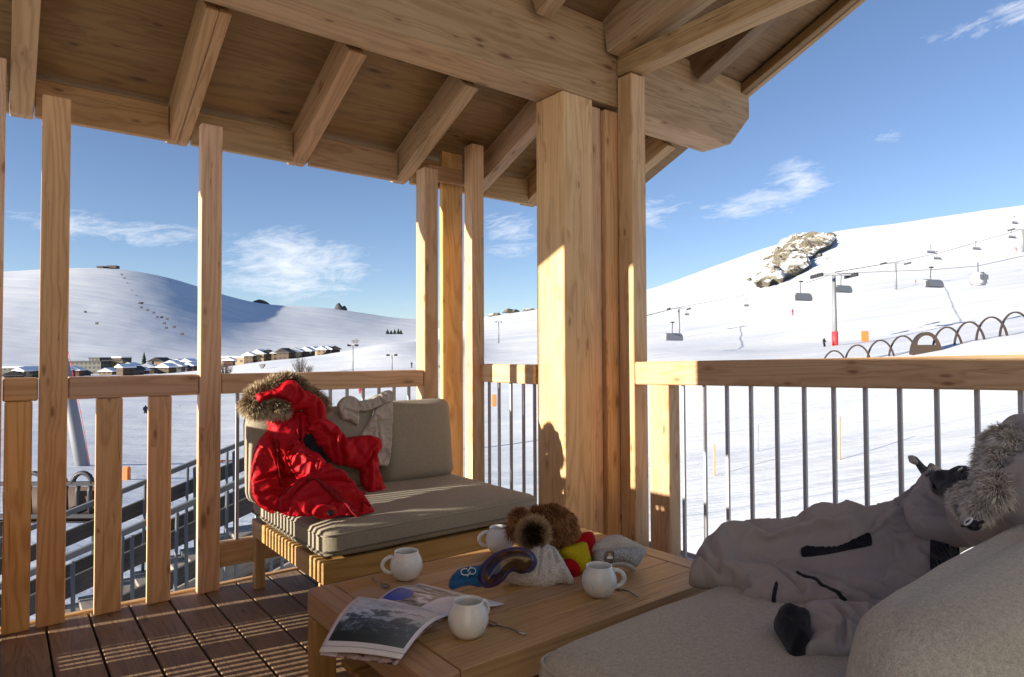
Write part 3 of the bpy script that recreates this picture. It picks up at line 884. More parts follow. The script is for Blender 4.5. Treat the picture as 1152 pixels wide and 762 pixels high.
# ---- table
TZ = .34
tb = thing('coffee_table', 'long low teak coffee table between the two sofas, set with mugs and hats', 'table', (1.4, 1.74, 0))
TX0, TX1, TY0, TY1 = .80, 2.03, 1.345, 2.125
bw = (TY1-TY0-.10)/7
top = [(TX0, TX0+.09, TY0, TY1, 'y')]
box('end_board', TX0, TX0+.088, TY0, TY1, TZ-.085, TZ, 'teak', tb, axis='y', bev=.006)
box('end_board', TX1-.088, TX1, TY0, TY1, TZ-.085, TZ, 'teak', tb, axis='y', bev=.006)
nb_ = 7
wb = (TY1-TY0)/nb_
for i in range(nb_):
    thk = .085 if i in (0, nb_-1) else .03
    box('top_board', TX0+.0895, TX1-.0895, TY0+i*wb+.0012, TY0+(i+1)*wb-.0012, TZ-thk-.0003*i, TZ-.0003*i, 'teak', tb, axis='x', bev=.0025)
for x in (TX0+.002, TX1-.072):
    for y in (TY0+.002, TY1-.072): box('leg', x, x+.07, y, y+.07, 0, TZ-.09, 'teak', tb, axis='z')
mb = MB()
for i in range(6): mb.box((TX0+.08, TY0+.09+i*.105, .10), (TX1-.08, TY0+.165+i*.105, .12))
mb.obj('lower_shelf', 'teak', tb)

# ---- mugs and spoons
def make_mug(label, loc, rotz):
    t = thing('mug', label, 'mug', loc, 'round white glazed mugs on the table', rotz)
    prof = [(.0, 0), (.026, .0), (.033, .003), (.046, .016), (.0535, .035), (.0555, .048), (.053, .064), (.0465, .078), (.0415, .086), (.041, .0945), (.0395, .0958), (.0375, .094),
            (.037, .086), (.043, .075), (.050, .06), (.052, .045), (.047, .02), (.03, .008), (.0, .0072)]
    V, Fc = lathe(prof, 40)
    mesh_obj('body', V, Fc, 'mug', t, smooth=True)
    pts = [(.047+.034*math.sin(a), 0, .052-.027*math.cos(a)) for a in np.linspace(-.1, PI*1.02, 14)]
    V, Fc = tube_geo(pts, .0068, 10)
    mesh_obj('handle', V, Fc, 'mug', t, smooth=True)
    return t
mug_dir = lambda px, py: math.atan2(px[1]-py[1], px[0]-py[0])
ga = on_z(457, 656, TZ); gb = on_z(527, 722, TZ); gc = on_z(677, 675, TZ); gd = on_z(559, 622, TZ)
rt = math.atan2(CR[1], CR[0])
m0 = make_mug('round white mug nearest the far sofa corner, its handle pointing left above the open magazine', (ga[0]+.02, ga[1]+.035, TZ), rt+PI+.25)
copy_thing(m0, (gb[0]+.02, gb[1]+.03, TZ), 'round white mug standing on the edge of the open magazine, handle turned away', rotz=rt+.9)
copy_thing(m0, (gc[0]+.02, gc[1]+.03, TZ), 'round white mug in front of the cream and grey beanie, handle to the right', rotz=rt+.1)
copy_thing(m0, (gd[0]+.015, gd[1]+.0, TZ), 'round white mug half hidden behind the ski goggles', rotz=rt+PI+.1)

def spoon(label, a, b, rot=0):
    a, b = on_z(*a, TZ+.004), on_z(*b, TZ+.004)
    t = thing('spoon', label, 'spoon', tuple(a), 'steel spoons beside the mugs')
    d = Vector(b-a); L = d.length; d.normalize()
    tube('handle', [Vector(a), Vector(a)+d*L*.35+Vector((0, 0, .003)), Vector(a)+d*L*.7], [.0032, .0022, .002], 'steel_shiny', t, 6)
    bm = bmesh.new(); bmesh.ops.create_uvsphere(bm, u_segments=12, v_segments=6, radius=1)
    m = axis_frame(Vector(a)+d*L*.68, Vector(a)+d*L)[0]
    for v in bm.verts: v.co = Vector((v.co.x*L*.17, v.co.y*.013, v.co.z*.003+.003*(v.co.x**2)))
    bm_obj('bowl', bm, 'steel_shiny', t, True, world=m)
    return t
spoon('steel spoon lying by the mug that stands on the magazine', (591, 714), (545, 699))
spoon('steel spoon lying beside the mug with its handle pointing left', (418, 651), (437, 661))
spoon('thin steel spoon behind the mug in front of the grey beanie', (718, 671), (692, 660))

# ---- magazine
mg = thing('magazine', 'open ski magazine with a mountain photo, one page hanging over the table corner', 'magazine', (1.0, 1.75, TZ))
def page(name, c00, c10, c11, c01, lift, mat, nu=14, nv=14, thick=.0025, zoff=0.):
    """c00 bottom-left, c10 bottom-right, c11 top-right, c01 top-left; lift(u,v) raises it"""
    A = [np.array(c, float) for c in (c00, c10, c11, c01)]
    V, UV = [], []
    for s in (0, -thick):
        for j in range(nv+1):
            for i in range(nu+1):
                u, v = i/nu, j/nv
                p = A[0]*(1-u)*(1-v)+A[1]*u*(1-v)+A[2]*u*v+A[3]*(1-u)*v
                p = p+np.array([0, 0, lift(u, v)+s+zoff]); V.append(p); UV.append((u, v))
    Fc = []; w = nu+1; o = (nu+1)*(nv+1)
    for j in range(nv):
        for i in range(nu):
            a = j*w+i; q = (a, a+1, a+w+1, a+w); Fc.append(q); Fc.append(tuple(o+k for k in reversed(q)))
    ring = [i for i in range(nu+1)]+[j*w+nu for j in range(1, nv+1)]+[nv*w+i for i in range(nu-1, -1, -1)]+[j*w for j in range(nv-1, 0, -1)]
    for i in range(len(ring)):
        a, b = ring[i], ring[(i+1) % len(ring)]; Fc.append((b, a, a+o, b+o))
    off = np.array(mg.location)
    return mesh_obj(name, np.array(V)-off, Fc, mat, mg, smooth=True, uvs=UV)
zm = TZ+.012
P = lambda x, y, z: on_z(x, y, z)
arch = lambda u, v: .0
# the near page: photo corners at their heights, the middle arched
a00, a10, a11, a01 = P(359, 733, TZ+.015), P(451, 741, TZ+.012), P(504, 692, TZ+.03), P(403, 671, TZ+.045)
page('photo_page', a00, a10, a11, a01, lambda u, v: .022*math.sin(PI*v)+.006*math.sin(PI*u), 'page_mountain')
b00, b10, b11, b01 = P(425, 674, TZ+.03), P(510, 694, TZ+.015), P(567, 679, TZ+.006), P(472, 656, TZ+.008)
page('article_page', b00, b10, b11, b01, lambda u, v: .014*math.sin(PI*min(1, v*1.2))*(1-.4*u), 'page_article')
page('under_page', P(360, 736, TZ+.004), P(446, 747.5, TZ+.004), P(497, 697, TZ+.016), P(398, 680, TZ+.02), lambda u, v: .015*math.sin(PI*v), 'page_under')
# ================================================================== CLOTHES
# ---- red jacket on the far sofa
rj = thing('jacket', 'red ski jacket with a fur-trimmed hood slumped against the far sofa back', 'jacket', (1.2, 2.85, .45))
pU = plane3((1., 2.955, .45), (1.4, 2.955, .45), (1.2, 3.01, .85))         # against the back cushion
pL = plane3((1., 2.50, .462), (1.5, 2.50, .462), (1.2, 2.93, .70))         # front flap spreading onto the seat
torso_ = cloth('torso', [(297, 465), (312, 466), (330, 463), (346, 466), (352, 480), (350, 500), (352, 520), (346, 545), (336, 566), (322, 578), (304, 577), (289, 568), (282, 552), (282, 530), (286, 508), (292, 494), (302, 482)],
      pU, .075, 'red_cloth', rj, back=.02, width=.09, wr=.006, wscale=9, seed=1, res=.0075, crease=[(20, 38, .010)], wrinkle=.13,
      folds=[([(300, 480), (308, 520), (318, 560)], .014, .014), ([(286, 540), (305, 530), (330, 534)], .012, .012), ([(284, 560), (300, 552), (318, 556)], .010, .011), ([(331, 470), (330, 500), (322, 530)], .016, .008)])
cloth('lining', [(334, 484), (352, 486), (366, 504), (372, 524), (352, 528), (338, 512)], pU, .02, 'black_cloth', rj, back=.01, gap=.062, wr=.008, seed=4)
cloth('sleeve', [(342, 470), (352, 466), (368, 474), (381, 486), (388, 492), (400, 491), (413, 490), (424, 494), (427, 502), (424, 512), (428, 535), (437, 556), (444, 568), (433, 567), (418, 561), (406, 545), (404, 530), (390, 525), (376, 522), (362, 512), (350, 496)],
      pU, .062, 'red_cloth', rj, back=.02, width=.05, gap=.045, wr=.005, wscale=11, seed=2, res=.0075, crease=[(10, 46, .008)], wrinkle=.13,
      folds=[([(380, 484), (379, 505), (383, 522)], .022, .011), ([(404, 530), (414, 508), (426, 498)], .018, .010), ([(411, 556), (409, 530), (412, 512)], .012, .010), ([(352, 480), (366, 492), (372, 514)], .012, .012)])
flap_ = cloth('front_flap', [(331, 500), (342, 504), (356, 514), (372, 524), (390, 538), (406, 552), (416, 566), (421, 576), (405, 579), (385, 580), (366, 578), (348, 581), (326, 581), (310, 574), (312, 560), (324, 548), (334, 540), (326, 526), (322, 512)],
      pL, .065, 'red_cloth', rj, back=.05, width=.09, soft=True, gap=.02, wr=.006, wscale=9, seed=3, aniso=(.8, 1.5), res=.0075, crease=[(100, 42, .012)], wrinkle=.15,
      folds=[([(330, 512), (352, 530), (384, 548), (412, 570)], .022, .012), ([(322, 572), (345, 556), (384, 556)], .020, .013), ([(318, 560), (336, 545), (360, 540)], .016, .010), ([(350, 576), (372, 568), (404, 572)], .014, .010), ([(336, 525), (350, 532), (352, 545)], .012, .01)])
cloth('placket', [(328, 494), (334, 493), (348, 509), (362, 522), (384, 540), (408, 553), (436, 565), (430, 568), (404, 558), (378, 545), (352, 527), (336, 512)],
      pU, .018, 'red_cloth', rj, back=.01, gap=.115, width=.02, wr=.006, seed=6)
cloth('cuff', [(352, 572), (366, 570), (378, 572), (380, 580), (368, 584), (352, 580)], pL, .03, 'red_cloth', rj, back=.02, gap=.05, wr=.008, seed=7)
cq = on_plane(372, 577, pL[0]+pL[1]*.075, pL[1])
bmq = bmesh.new(); bmesh.ops.create_cone(bmq, cap_ends=True, segments=16, radius1=.013, radius2=.013, depth=.006)
mq = Vector((0, 0, 1)).rotation_difference(Vector(tuple(pL[1]))).to_matrix().to_4x4(); mq.translation = cq
bm_obj('snap_fastener', bmq, 'black_leather', rj, world=mq)
cloth('hood', [(285, 444), (296, 440), (309, 435), (319, 429), (329, 429), (336, 436), (346, 442), (356, 449), (363, 458), (364, 472), (360, 484), (348, 488), (341, 484), (344, 472), (340, 462), (330, 464), (320, 467), (321, 457), (312, 452), (300, 452), (287, 456)],
      pU, .05, 'red_cloth', rj, back=.03, gap=.05, width=.03, wr=.004, wscale=12, seed=5, res=.0065, wrinkle=.10,
      folds=[([(330, 434), (332, 446), (326, 458)], .012, .009), ([(352, 452), (352, 470), (348, 482)], .010, .008)])
hp = lambda x, y, d=.05: on_plane(x, y, pU[0]+pU[1]*d, pU[1])
arc_l = [(283, 452, .030), (287, 446, .030), (294, 442, .028), (303, 438, .026), (311, 434, .026), (319, 430, .026), (327, 430, .026), (334, 433, .026)]
fur('fur_trim', [(hp(x, y-1.5, .03), r*.85) for x, y, r in arc_l], 5200, .040, 'fur_blond', rj, seed=3, bias=(-.15, -.1, .6), droop=.1, thick=.0011)
arc_r = [(340, 437, .026), (347, 442, .028), (353, 447, .03), (359, 453, .032), (363, 459, .03)]
fur('fur_trim', [(hp(x, y, .01), r*.85) for x, y, r in arc_r], 3600, .038, 'fur_blond', rj, seed=4, bias=(.5, -.1, .3), droop=.15, thick=.0011)
fur('fur_trim', [(hp(x, y, .05), r) for x, y, r in [(281, 456, .028), (287, 461, .03), (295, 459, .028), (301, 463, .024)]], 3600, .036, 'fur_blond', rj, seed=6, bias=(-.6, -.1, -.2), droop=.2, thick=.0011)
fur('fur_trim', [(hp(x, y, .075), r) for x, y, r in [(309, 459, .026), (317, 460, .026)]], 2200, .032, 'fur_blond', rj, seed=8, bias=(0, -.5, 0), droop=.2, thick=.0011)

# ---- small logo squares, zips of the red jacket

decal('seam', [(308, 497), (309.5, 497), (314, 530), (318, 560), (316.5, 560), (312, 530)], torso_, plain('red_seam', (.25, .008, .012), .7), rj, .0015, .004)
decal('seam', [(346, 545), (347, 544), (374, 556), (404, 571), (403, 572.5), (373, 558)], flap_, bpy.data.materials['red_seam'], rj, .0015, .004)

# ---- beige fleece over the sofa back
bf = thing('fleece_top', 'beige fleece top thrown over the back cushion of the far sofa', 'clothing', (1.5, 3.0, .7))
pB = plane3((1.3, 2.985, .5), (1.7, 2.985, .5), (1.5, 3.02, .85))
cloth('body', [(421, 462), (432, 452), (441, 444), (441, 470), (441, 497), (438, 517), (435, 525), (424, 522), (418, 505), (405, 492), (404, 489), (414, 476)], pB, .016, 'beige_cloth', bf, back=.008, width=.02, gap=.018, wr=.003, seed=11, res=.0065, crease=[(15, 60, .004)], wrinkle=.12,
      folds=[([(424, 470), (426, 500), (428, 520)], .007, .010), ([(410, 478), (424, 476), (440, 472)], .005, .008)])
cloth('sleeve', [(379, 455), (386, 447), (396, 446), (405, 451), (416, 448), (428, 442), (437, 439), (442, 442), (441, 452), (430, 455), (421, 459), (408, 463), (403, 464), (403, 472), (401, 479), (392, 474), (385, 472), (381, 464)], pB, .022, 'beige_cloth', bf, back=.012, width=.015, gap=.022, wr=.003, seed=12, res=.006, crease=[(50, 75, .005)], wrinkle=.12,
      folds=[([(405, 452), (410, 458), (412, 464)], .008, .008), ([(388, 462), (398, 466), (403, 470)], .008, .008), ([(424, 446), (428, 452), (431, 456)], .008, .007)])

# ---- grey jacket on the near sofa
gj = thing('jacket', 'mauve grey ski jacket with black lining and grey fur hood lying on the near sofa', 'jacket', (1.7, .8, .46))
gP1 = on_z(778, 658, .455); gP2 = on_z(1008, 700, .465); gP3 = on_x(935, 575, 2.0)
pG = plane3(tuple(gP1), tuple(gP2), tuple(gP3))
pH = plane3((2.0, .57, .895), (2.0, .76, .70), (1.60, .43, .775))
BODY = [(775, 658), (783, 640), (795, 620), (812, 606), (840, 597), (870, 593), (895, 590), (912, 581), (935, 576), (955, 574), (975, 579), (1000, 573), (1022, 556), (1045, 532), (1062, 540), (1090, 552), (1128, 560), (1135, 590), (1112, 606), (1095, 614), (1080, 622), (1050, 655), (1020, 684), (1005, 697), (960, 692), (911, 690), (890, 690), (868, 688), (828, 678), (840, 673), (822, 664), (806, 662)]
gbody = cloth('body', BODY, pG, .070, 'mauve_cloth', gj, back=.03, width=.085, wr=.003, wscale=8, seed=21, res=.0085, crease=[(65, 24, .010)], wrinkle=.075,
      folds=[([(785, 640), (800, 650), (822, 662), (840, 672)], .018, .010), ([(893, 636), (925, 658), (962, 680), (1000, 690)], .022, .009), ([(960, 672), (985, 686), (1010, 688)], .016, .010),
             ([(838, 602), (870, 606), (905, 596)], .014, .016), ([(905, 590), (940, 592), (990, 584)], .012, .016), ([(1040, 540), (1010, 580), (975, 596)], .014, .014),
             ([(810, 612), (806, 632), (812, 652)], .014, .013), ([(868, 640), (880, 660), (905, 680)], .016, .010), ([(1012, 606), (1040, 608), (1075, 600)], .014, .008),
             ([(1000, 612), (1004, 640), (990, 665)], .008, .012), ([(860, 622), (900, 610), (950, 604)], .008, .02)])
decal('zip_flap', [(896, 638.6), (898, 637.8), (930, 659.5), (966, 679.6), (1000, 688), (1000, 689.4), (965, 681.4), (928.5, 661)], gbody, 'black_cloth', gj, .0005, .004)
decal('pocket_zip', [(903, 621.5), (930, 618.2), (952, 614.2), (979, 609), (979.6, 614), (955, 619), (930, 624), (903.6, 626.8)], gbody, 'black_cloth', gj, .001, .004)
decal('hem_strap', [(873, 663.5), (876.4, 664.2), (869.6, 686), (866.2, 685.2)], gbody, 'black_cloth', gj, .001, .005)
decal('elbow_patch', [(1048, 609), (1062, 610), (1078, 612), (1079, 633), (1064, 644), (1048, 656)], gbody, 'black_cloth', gj, .004, .007)
pS = plane3(tuple(on_z(905, 741, .462)), tuple(on_z(1008, 741, .462)), tuple(on_z(950, 690, .50)))
cloth('sleeve', [(900, 692), (930, 688), (960, 690), (1000, 694), (1030, 690), (1045, 700), (1010, 735), (985, 742), (950, 742), (925, 741), (904, 740), (908, 715)], pS, .045, 'mauve_cloth', gj, back=.015, width=.05, wr=.008, wscale=10, seed=22, gap=.012, crease=[(0, 48, .006)], res=.0075, wrinkle=.12,
      folds=[([(935, 694), (945, 715), (941, 738)], .012, .010), ([(960, 722), (985, 728), (1005, 730)], .010, .009)])
cloth('cuff', [(871, 697), (882, 692), (897, 697), (914, 702), (914, 720), (912, 736), (897, 741), (889, 738), (879, 722), (871, 709)], pS, .05, 'black_cloth', gj, back=.015, width=.03, wr=.006, seed=23, gap=.014,
      folds=[([(880, 703), (892, 717), (892, 734)], .012, .007)])
cloth('collar', [(1024, 513), (1031, 514), (1042, 525), (1058, 532), (1080, 531), (1092, 526), (1108, 535), (1118, 552), (1104, 574), (1090, 583), (1076, 576), (1062, 562), (1052, 548), (1044, 545), (1034, 530)], pH, .03, 'black_cloth', gj, back=.03, width=.04, wr=.008, seed=24, gap=-.03,
      folds=[([(1046, 530), (1064, 544), (1088, 550)], .010, .012)])
cloth('collar_tip', [(1022, 514), (1028, 513), (1033, 520), (1029, 523), (1023, 520)], pH, .008, 'mauve_cloth', gj, back=.006, gap=.0, wr=0, res=.005)
cloth('shoulder', [(1046, 531), (1054, 546), (1064, 560), (1078, 577), (1094, 588), (1108, 586), (1112, 600), (1096, 612), (1060, 610), (1030, 600), (1018, 580), (1030, 552)], pG, .05, 'mauve_cloth', gj, back=.03, width=.05, gap=.055, wr=.004, seed=25, res=.0075, wrinkle=.10,
      folds=[([(1050, 545), (1058, 570), (1088, 592)], .010, .009), ([(1024, 592), (1050, 596), (1086, 600)], .012, .008)])
cloth('hood', [(1088, 594), (1103, 590), (1120, 576), (1132, 556), (1138, 530), (1142, 506), (1152, 492), (1180, 478), (1215, 490), (1225, 530), (1205, 562), (1165, 588), (1135, 603), (1108, 616), (1090, 612)], pH, .07, 'mauve_cloth', gj, back=.05, width=.06, wr=.008, wscale=9, seed=26, gap=-.035, crease=[(30, 40, .007)], res=.0085, wrinkle=.10,
      folds=[([(1108, 604), (1132, 580), (1152, 552), (1170, 520)], .016, .009), ([(1128, 566), (1150, 560), (1180, 556)], .014, .008), ([(1144, 512), (1156, 530), (1160, 552)], .010, .012)])
fh = lambda x, y, d=.0: on_plane(x, y, pH[0]+pH[1]*d, pH[1])
fur('fur_trim', [(fh(x, y, .05), .024) for x, y in [(1129, 491), (1119, 498), (1135, 500), (1115, 511), (1127, 512), (1112, 525), (1123, 527), (1114, 540), (1121, 545), (1118, 556)]], 15000, .023, 'fur_grey', gj, seed=31, droop=.25, thick=.0008, bias=(.1, .3, -.35))
fur('fur_trim', [(fh(x, y, .05), .020) for x, y in [(1083, 561), (1092, 556), (1088, 567), (1099, 564), (1102, 573), (1108, 566)]], 9000, .021, 'fur_grey', gj, seed=32, droop=.25, thick=.0008, bias=(-.1, .3, -.3))
q = fh(1095, 591, .085)
bmq = bmesh.new(); bmesh.ops.create_uvsphere(bmq, u_segments=16, v_segments=10, radius=.013)
for v in bmq.verts: v.co.z *= .8
cl_ = bm_obj('cord_lock', bmq, 'black_leather', gj, True, world=Matrix.Translation(Vector(q)))
nq = Vector(tuple(pH[1])); uq = nq.orthogonal().normalized(); wq = nq.cross(uq)
tube('ring', [Vector(q)+nq*.010+(uq*math.cos(a)+wq*math.sin(a))*.0085 for a in np.linspace(0, 2*PI, 15)[:-1]], .002, 'white_paint', gj, 6, closed=True)
tube('drawcord', [Vector(fh(1082, 592, .09)), Vector(q), Vector(fh(1106, 587, .09))], .003, 'black_leather', gj, 6)
tube('drawcord', [Vector(fh(1092, 532, .04)), Vector(fh(1086, 526, .05)), Vector(fh(1080, 530, .04))], .005, 'black_leather', gj, 6)

settle()
# ---- hats and goggles on the table
def lean(px0, px1, back, z0=TZ+.004, ang=50):
    """plane through two table points, leaning away from the viewer by 'ang' degrees from the table"""
    a, b = on_z(*px0, z0), on_z(*px1, z0)
    d = (b-a)/np.linalg.norm(b-a); bk = np.cross((0, 0, 1.), d)
    if bk@CF < 0: bk = -bk
    c_ = a + bk*math.cos(math.radians(ang)) + np.array([0, 0, 1.])*math.sin(math.radians(ang))
    return plane3(tuple(a), tuple(b), tuple(c_))
wb_ = thing('beanie', 'white cable-knit beanie with a big raccoon fur pompom on the table', 'beanie', tuple(on_z(605, 657, TZ)))
pW = lean((568, 657), (645, 657), 0, ang=38)
cloth('knit_cap', [(566, 654), (572, 646), (582, 634), (594, 620), (604, 615), (616, 615), (626, 620), (634, 632), (641, 645), (646, 654), (642, 658), (630, 656), (620, 661), (604, 662), (585, 659)], pW, .055, 'white_knit', wb_, back=.02, width=.06, wr=.006, wscale=20, seed=41, res=.005, crease=[(5, 130, .008)],
      folds=[([(600, 618), (592, 636), (584, 655)], .010, .006), ([(610, 617), (608, 636), (604, 656)], .010, .006), ([(619, 619), (624, 636), (630, 652)], .010, .006), ([(626, 650), (634, 645), (641, 652)], .012, .006)])
pc = on_plane(600, 600, pW[0]+pW[1]*.045, pW[1])
fur('pompom', [(pc, .046)], 8000, .036, 'fur_pom', wb_, seed=42, droop=.05, thick=.0011, core=.7, face=(lambda v: v/np.linalg.norm(v))(CP-pc+np.array([0, 0, -.25])))
fb = thing('fur_headband', 'brown fur headband lying behind the white beanie on the table', 'headband', tuple(on_z(622, 620, TZ)))
fbp = lambda x, y, z: on_z(x, y, z)
blobs = []
for i, (x, y) in enumerate([(584, 583), (590, 588), (580, 596), (604, 580), (613, 580), (622, 578), (630, 582), (637, 588), (640, 598), (638, 607), (630, 611), (622, 600)]):
    dep = 2.38 if i > 2 else 2.33
    d = ray(x, y); blobs.append((CP+d*(dep/FPX), .034))
fur('band', blobs, 15000, .026, 'fur_brown', fb, seed=43, droop=.4, thick=.0009, bias=(.35, -.2, -.1))
ry = thing('beanie', 'red and yellow beanie squeezed between the white and the grey beanie', 'beanie', tuple(on_z(650, 648, TZ)))
pR = lean((630, 650), (668, 640), 0, ang=50)
cloth('red_crown', [(639, 612), (644, 603), (655, 599), (664, 603), (668, 614), (669, 630), (662, 640), (650, 640), (642, 628)], pR, .05, 'red_knit', ry, back=.03, width=.05, wr=.004, seed=51, gap=-.02)
cloth('red_brim', [(632, 630), (640, 632), (648, 640), (652, 648), (645, 652), (636, 648), (628, 640)], pR, .045, 'red_knit', ry, back=.02, width=.03, wr=.004, seed=52)
cloth('yellow_panel', [(628, 620), (640, 614), (656, 611), (660, 622), (664, 638), (661, 643), (650, 646), (643, 636), (634, 628)], pR, .045, 'yellow_knit', ry, back=.02, width=.04, wr=.005, seed=53, gap=.012)
gb_ = thing('beanie', 'cream and grey knitted beanie with a small square badge, rightmost on the table', 'beanie', tuple(on_z(695, 642, TZ)))
pGB = lean((664, 642), (727, 640), 0, ang=52)
cloth('crown', [(664, 618), (669, 611), (680, 604), (694, 602), (708, 607), (720, 613), (728, 619), (722, 624), (700, 626), (678, 626), (666, 625)], pGB, .05, 'cream_knit', gb_, back=.03, width=.06, wr=.004, seed=61, gap=.0)
gband = cloth('grey_band', [(667, 620), (680, 619), (700, 617), (727, 618), (724, 626), (718, 636), (712, 641), (700, 636), (686, 637), (676, 642), (667, 640)], pGB, .05, 'grey_knit', gb_, back=.03, width=.045, wr=.003, seed=62, gap=.010)
cloth('turned_edge', [(676, 638), (690, 633), (704, 633), (714, 638), (717, 643), (712, 643), (702, 638), (690, 638), (678, 641)], pGB, .018, 'cream_knit', gb_, back=.012, width=.012, wr=.002, seed=63, gap=.05, res=.006)
decal('badge', [(680.5, 622.5), (690, 622), (690, 631.5), (681, 632)], gband, plain('badge_leather', (.16, .13, .09), .5), gb_, .003, .003)
decal('badge_print', [(682.3, 628.3), (688.3, 627.9), (688.3, 630), (682.3, 630.4)], gband, 'white_print', gb_, .0045, .003)
decal('badge_print', [(684, 624), (686.8, 624), (686.8, 626.8), (684, 626.8)], gband, plain('badge_gold', (.5, .4, .2), .4), gb_, .0045, .003)

gg = thing('ski_goggles', 'ski goggles with amber lens and blue strap leaning on the white beanie', 'goggles', tuple(on_z(560, 655, TZ)))
pK = lean((520, 669), (600, 659), 0, ang=62)
cloth('frame', [(538, 648), (543, 634), (553, 624), (566, 617.5), (580, 615.5), (592, 617.5), (601, 624), (603.5, 634), (598, 642), (588, 646), (579, 643), (573, 645), (568, 652), (560, 659), (548, 662), (540, 658)], pK, .020, 'lens_frame', gg, back=.03, width=.008, wr=0, res=.005, gap=.085)
cloth('lens', [(542, 649), (546, 636), (555.5, 626), (567, 620), (580, 618), (591, 619.8), (599, 625.5), (600.8, 633.5), (596, 640.3), (587, 643.3), (578, 640.5), (571.5, 643), (565.5, 650.5), (558, 656.5), (548.5, 658.8), (543, 655)], pK, .022, 'lens', gg, back=.005, width=.03, wr=0, res=.005, gap=.097)
cloth('strap', [(505, 655), (508, 648), (515, 641), (525, 637.5), (538, 636), (545, 634), (549, 642), (546, 656), (540, 661), (530, 659), (520, 660), (510, 664), (505, 661)], pK, .016, 'blue_strap', gg, back=.014, width=.014, wr=.004, seed=71, res=.006, gap=.065, folds=[([(512, 654), (526, 651), (542, 652)], .010, .005)])
cloth('strap', [(590, 619), (600, 623), (605, 631), (602, 640), (594, 645), (596, 634)], pK, .016, 'blue_strap', gg, back=.014, width=.014, wr=.002, res=.006, gap=.065)
qk = lambda x, y, d: Vector(on_plane(x, y, pK[0]+pK[1]*d, pK[1]))
tube('logo_ring', [qk(524.5+4.6*math.cos(a)-1.5, 643.5+3.6*math.sin(a), .085) for a in np.linspace(.9, 5.4, 12)], .0014, 'white_print', gg, 6)
tube('logo_ring', [qk(530+4.6*math.cos(a)+.8, 642.5+3.6*math.sin(a), .085) for a in np.linspace(-2.2, 2.2, 10)], .0014, 'white_print', gg, 6)
tube('logo_bolt', [qk(530, 637.5, .086), qk(526, 643.4, .086), qk(529.5, 643, .086), qk(525.5, 648.5, .086)], .0018, 'white_print', gg, 6)
for a_, k_ in DEFER: _decal(*a_, **k_)
# ================================================================== LANDSCAPE
def az_of(x):
    d = ray(x, 400); return math.atan2(d[0], d[1])          # clockwise from +Y
def zr(x, y, r):
    d = ray(x, y); return ZC + d[2]*r/math.hypot(d[0], d[1])
NEAR = [(2.0, -4.4), (9, -4.45)]
def prof(x, pts):
    return (az_of(x), NEAR + [(r, (zr(x, y, r) if y > 60 else float(y))) for r, y in pts])
GP = [prof(-260, [(18, 690), (60, 500), (150, 458), (330, 436), (520, 428), (760, 424), (1000, 421), (1100, 424)]),
      prof(60, [(18, 645), (60, 498), (150, 452), (330, 431), (520, 424), (760, 420), (1000, 418), (1100, 420)]),
      prof(150, [(18, 640), (60, 496), (150, 450), (330, 428), (520, 421), (760, 418), (1000, 417), (1100, 420)]),
      prof(225, [(18, 636), (60, 494), (150, 446), (300, 420), (420, 419), (760, 418), (1000, 416), (1100, 419)]),
      prof(300, [(18, 630), (60, 490), (150, 440), (330, 405), (430, 407), (760, 417), (1000, 416), (1100, 419)]),
      prof(380, [(18, 625), (60, 487), (150, 436), (330, 397), (430, 400), (760, 412), (1000, 412), (1100, 414)]),
      prof(440, [(18, 620), (60, 484), (150, 430), (330, 384), (430, 392), (760, 402), (1000, 404), (1100, 408)]),
      prof(485, [(18, 616), (60, 482), (150, 427), (330, 383), (450, 380), (760, 374), (1000, 370), (1100, 376)]),
      prof(549, [(18, 612), (60, 480), (150, 424), (330, 394), (500, 377), (760, 362), (900, 357), (1100, 372)]),
      prof(603, [(18, 608), (60, 476), (150, 420), (330, 388), (500, 370), (760, 353), (900, 348), (1100, 366)]),
      prof(728, [(18, 598), (26, 540), (60, 436), (110, 404), (225, 383), (400, 362), (700, 340), (900, 329), (1100, 345)]),
      prof(800, [(18, 590), (26, 530), (60, 424), (110, 400), (225, 376), (400, 350), (700, 318), (900, 303), (1100, 325)]),
      prof(870, [(18, 580), (26, 522), (60, 418), (110, 398), (225, 364), (400, 330), (700, 294), (900, 278), (1100, 300)]),
      prof(940, [(18, 570), (26, 514), (60, 410), (110, 392), (225, 349), (400, 311), (700, 275), (900, 262), (1100, 285)]),
      prof(1010, [(18, 562), (26, 506), (60, 403), (110, 385), (225, 340), (400, 302), (700, 266), (900, 254), (1100, 280)]),
      prof(1090, [(18, 552), (26, 496), (60, 391), (110, 376), (225, 330), (400, 292), (700, 255), (900, 242), (1100, 270)]),
      prof(1160, [(18, 544), (26, 488), (60, 380), (110, 366), (225, 322), (400, 284), (700, 246), (900, 232), (1100, 262)]),
      prof(1400, [(18, 530), (26, 470), (60, 350), (110, 345), (225, 310), (400, 270), (700, 235), (900, 222), (1100, 250)]),
      (az_of(1400)+.55, NEAR+[(26, -3.), (110, 3.), (400, 20.), (1100, 30.)]),
      (az_of(1400)+1.1, NEAR+[(26, -4.6), (110, -6.), (400, -12.), (1100, -20.)])]
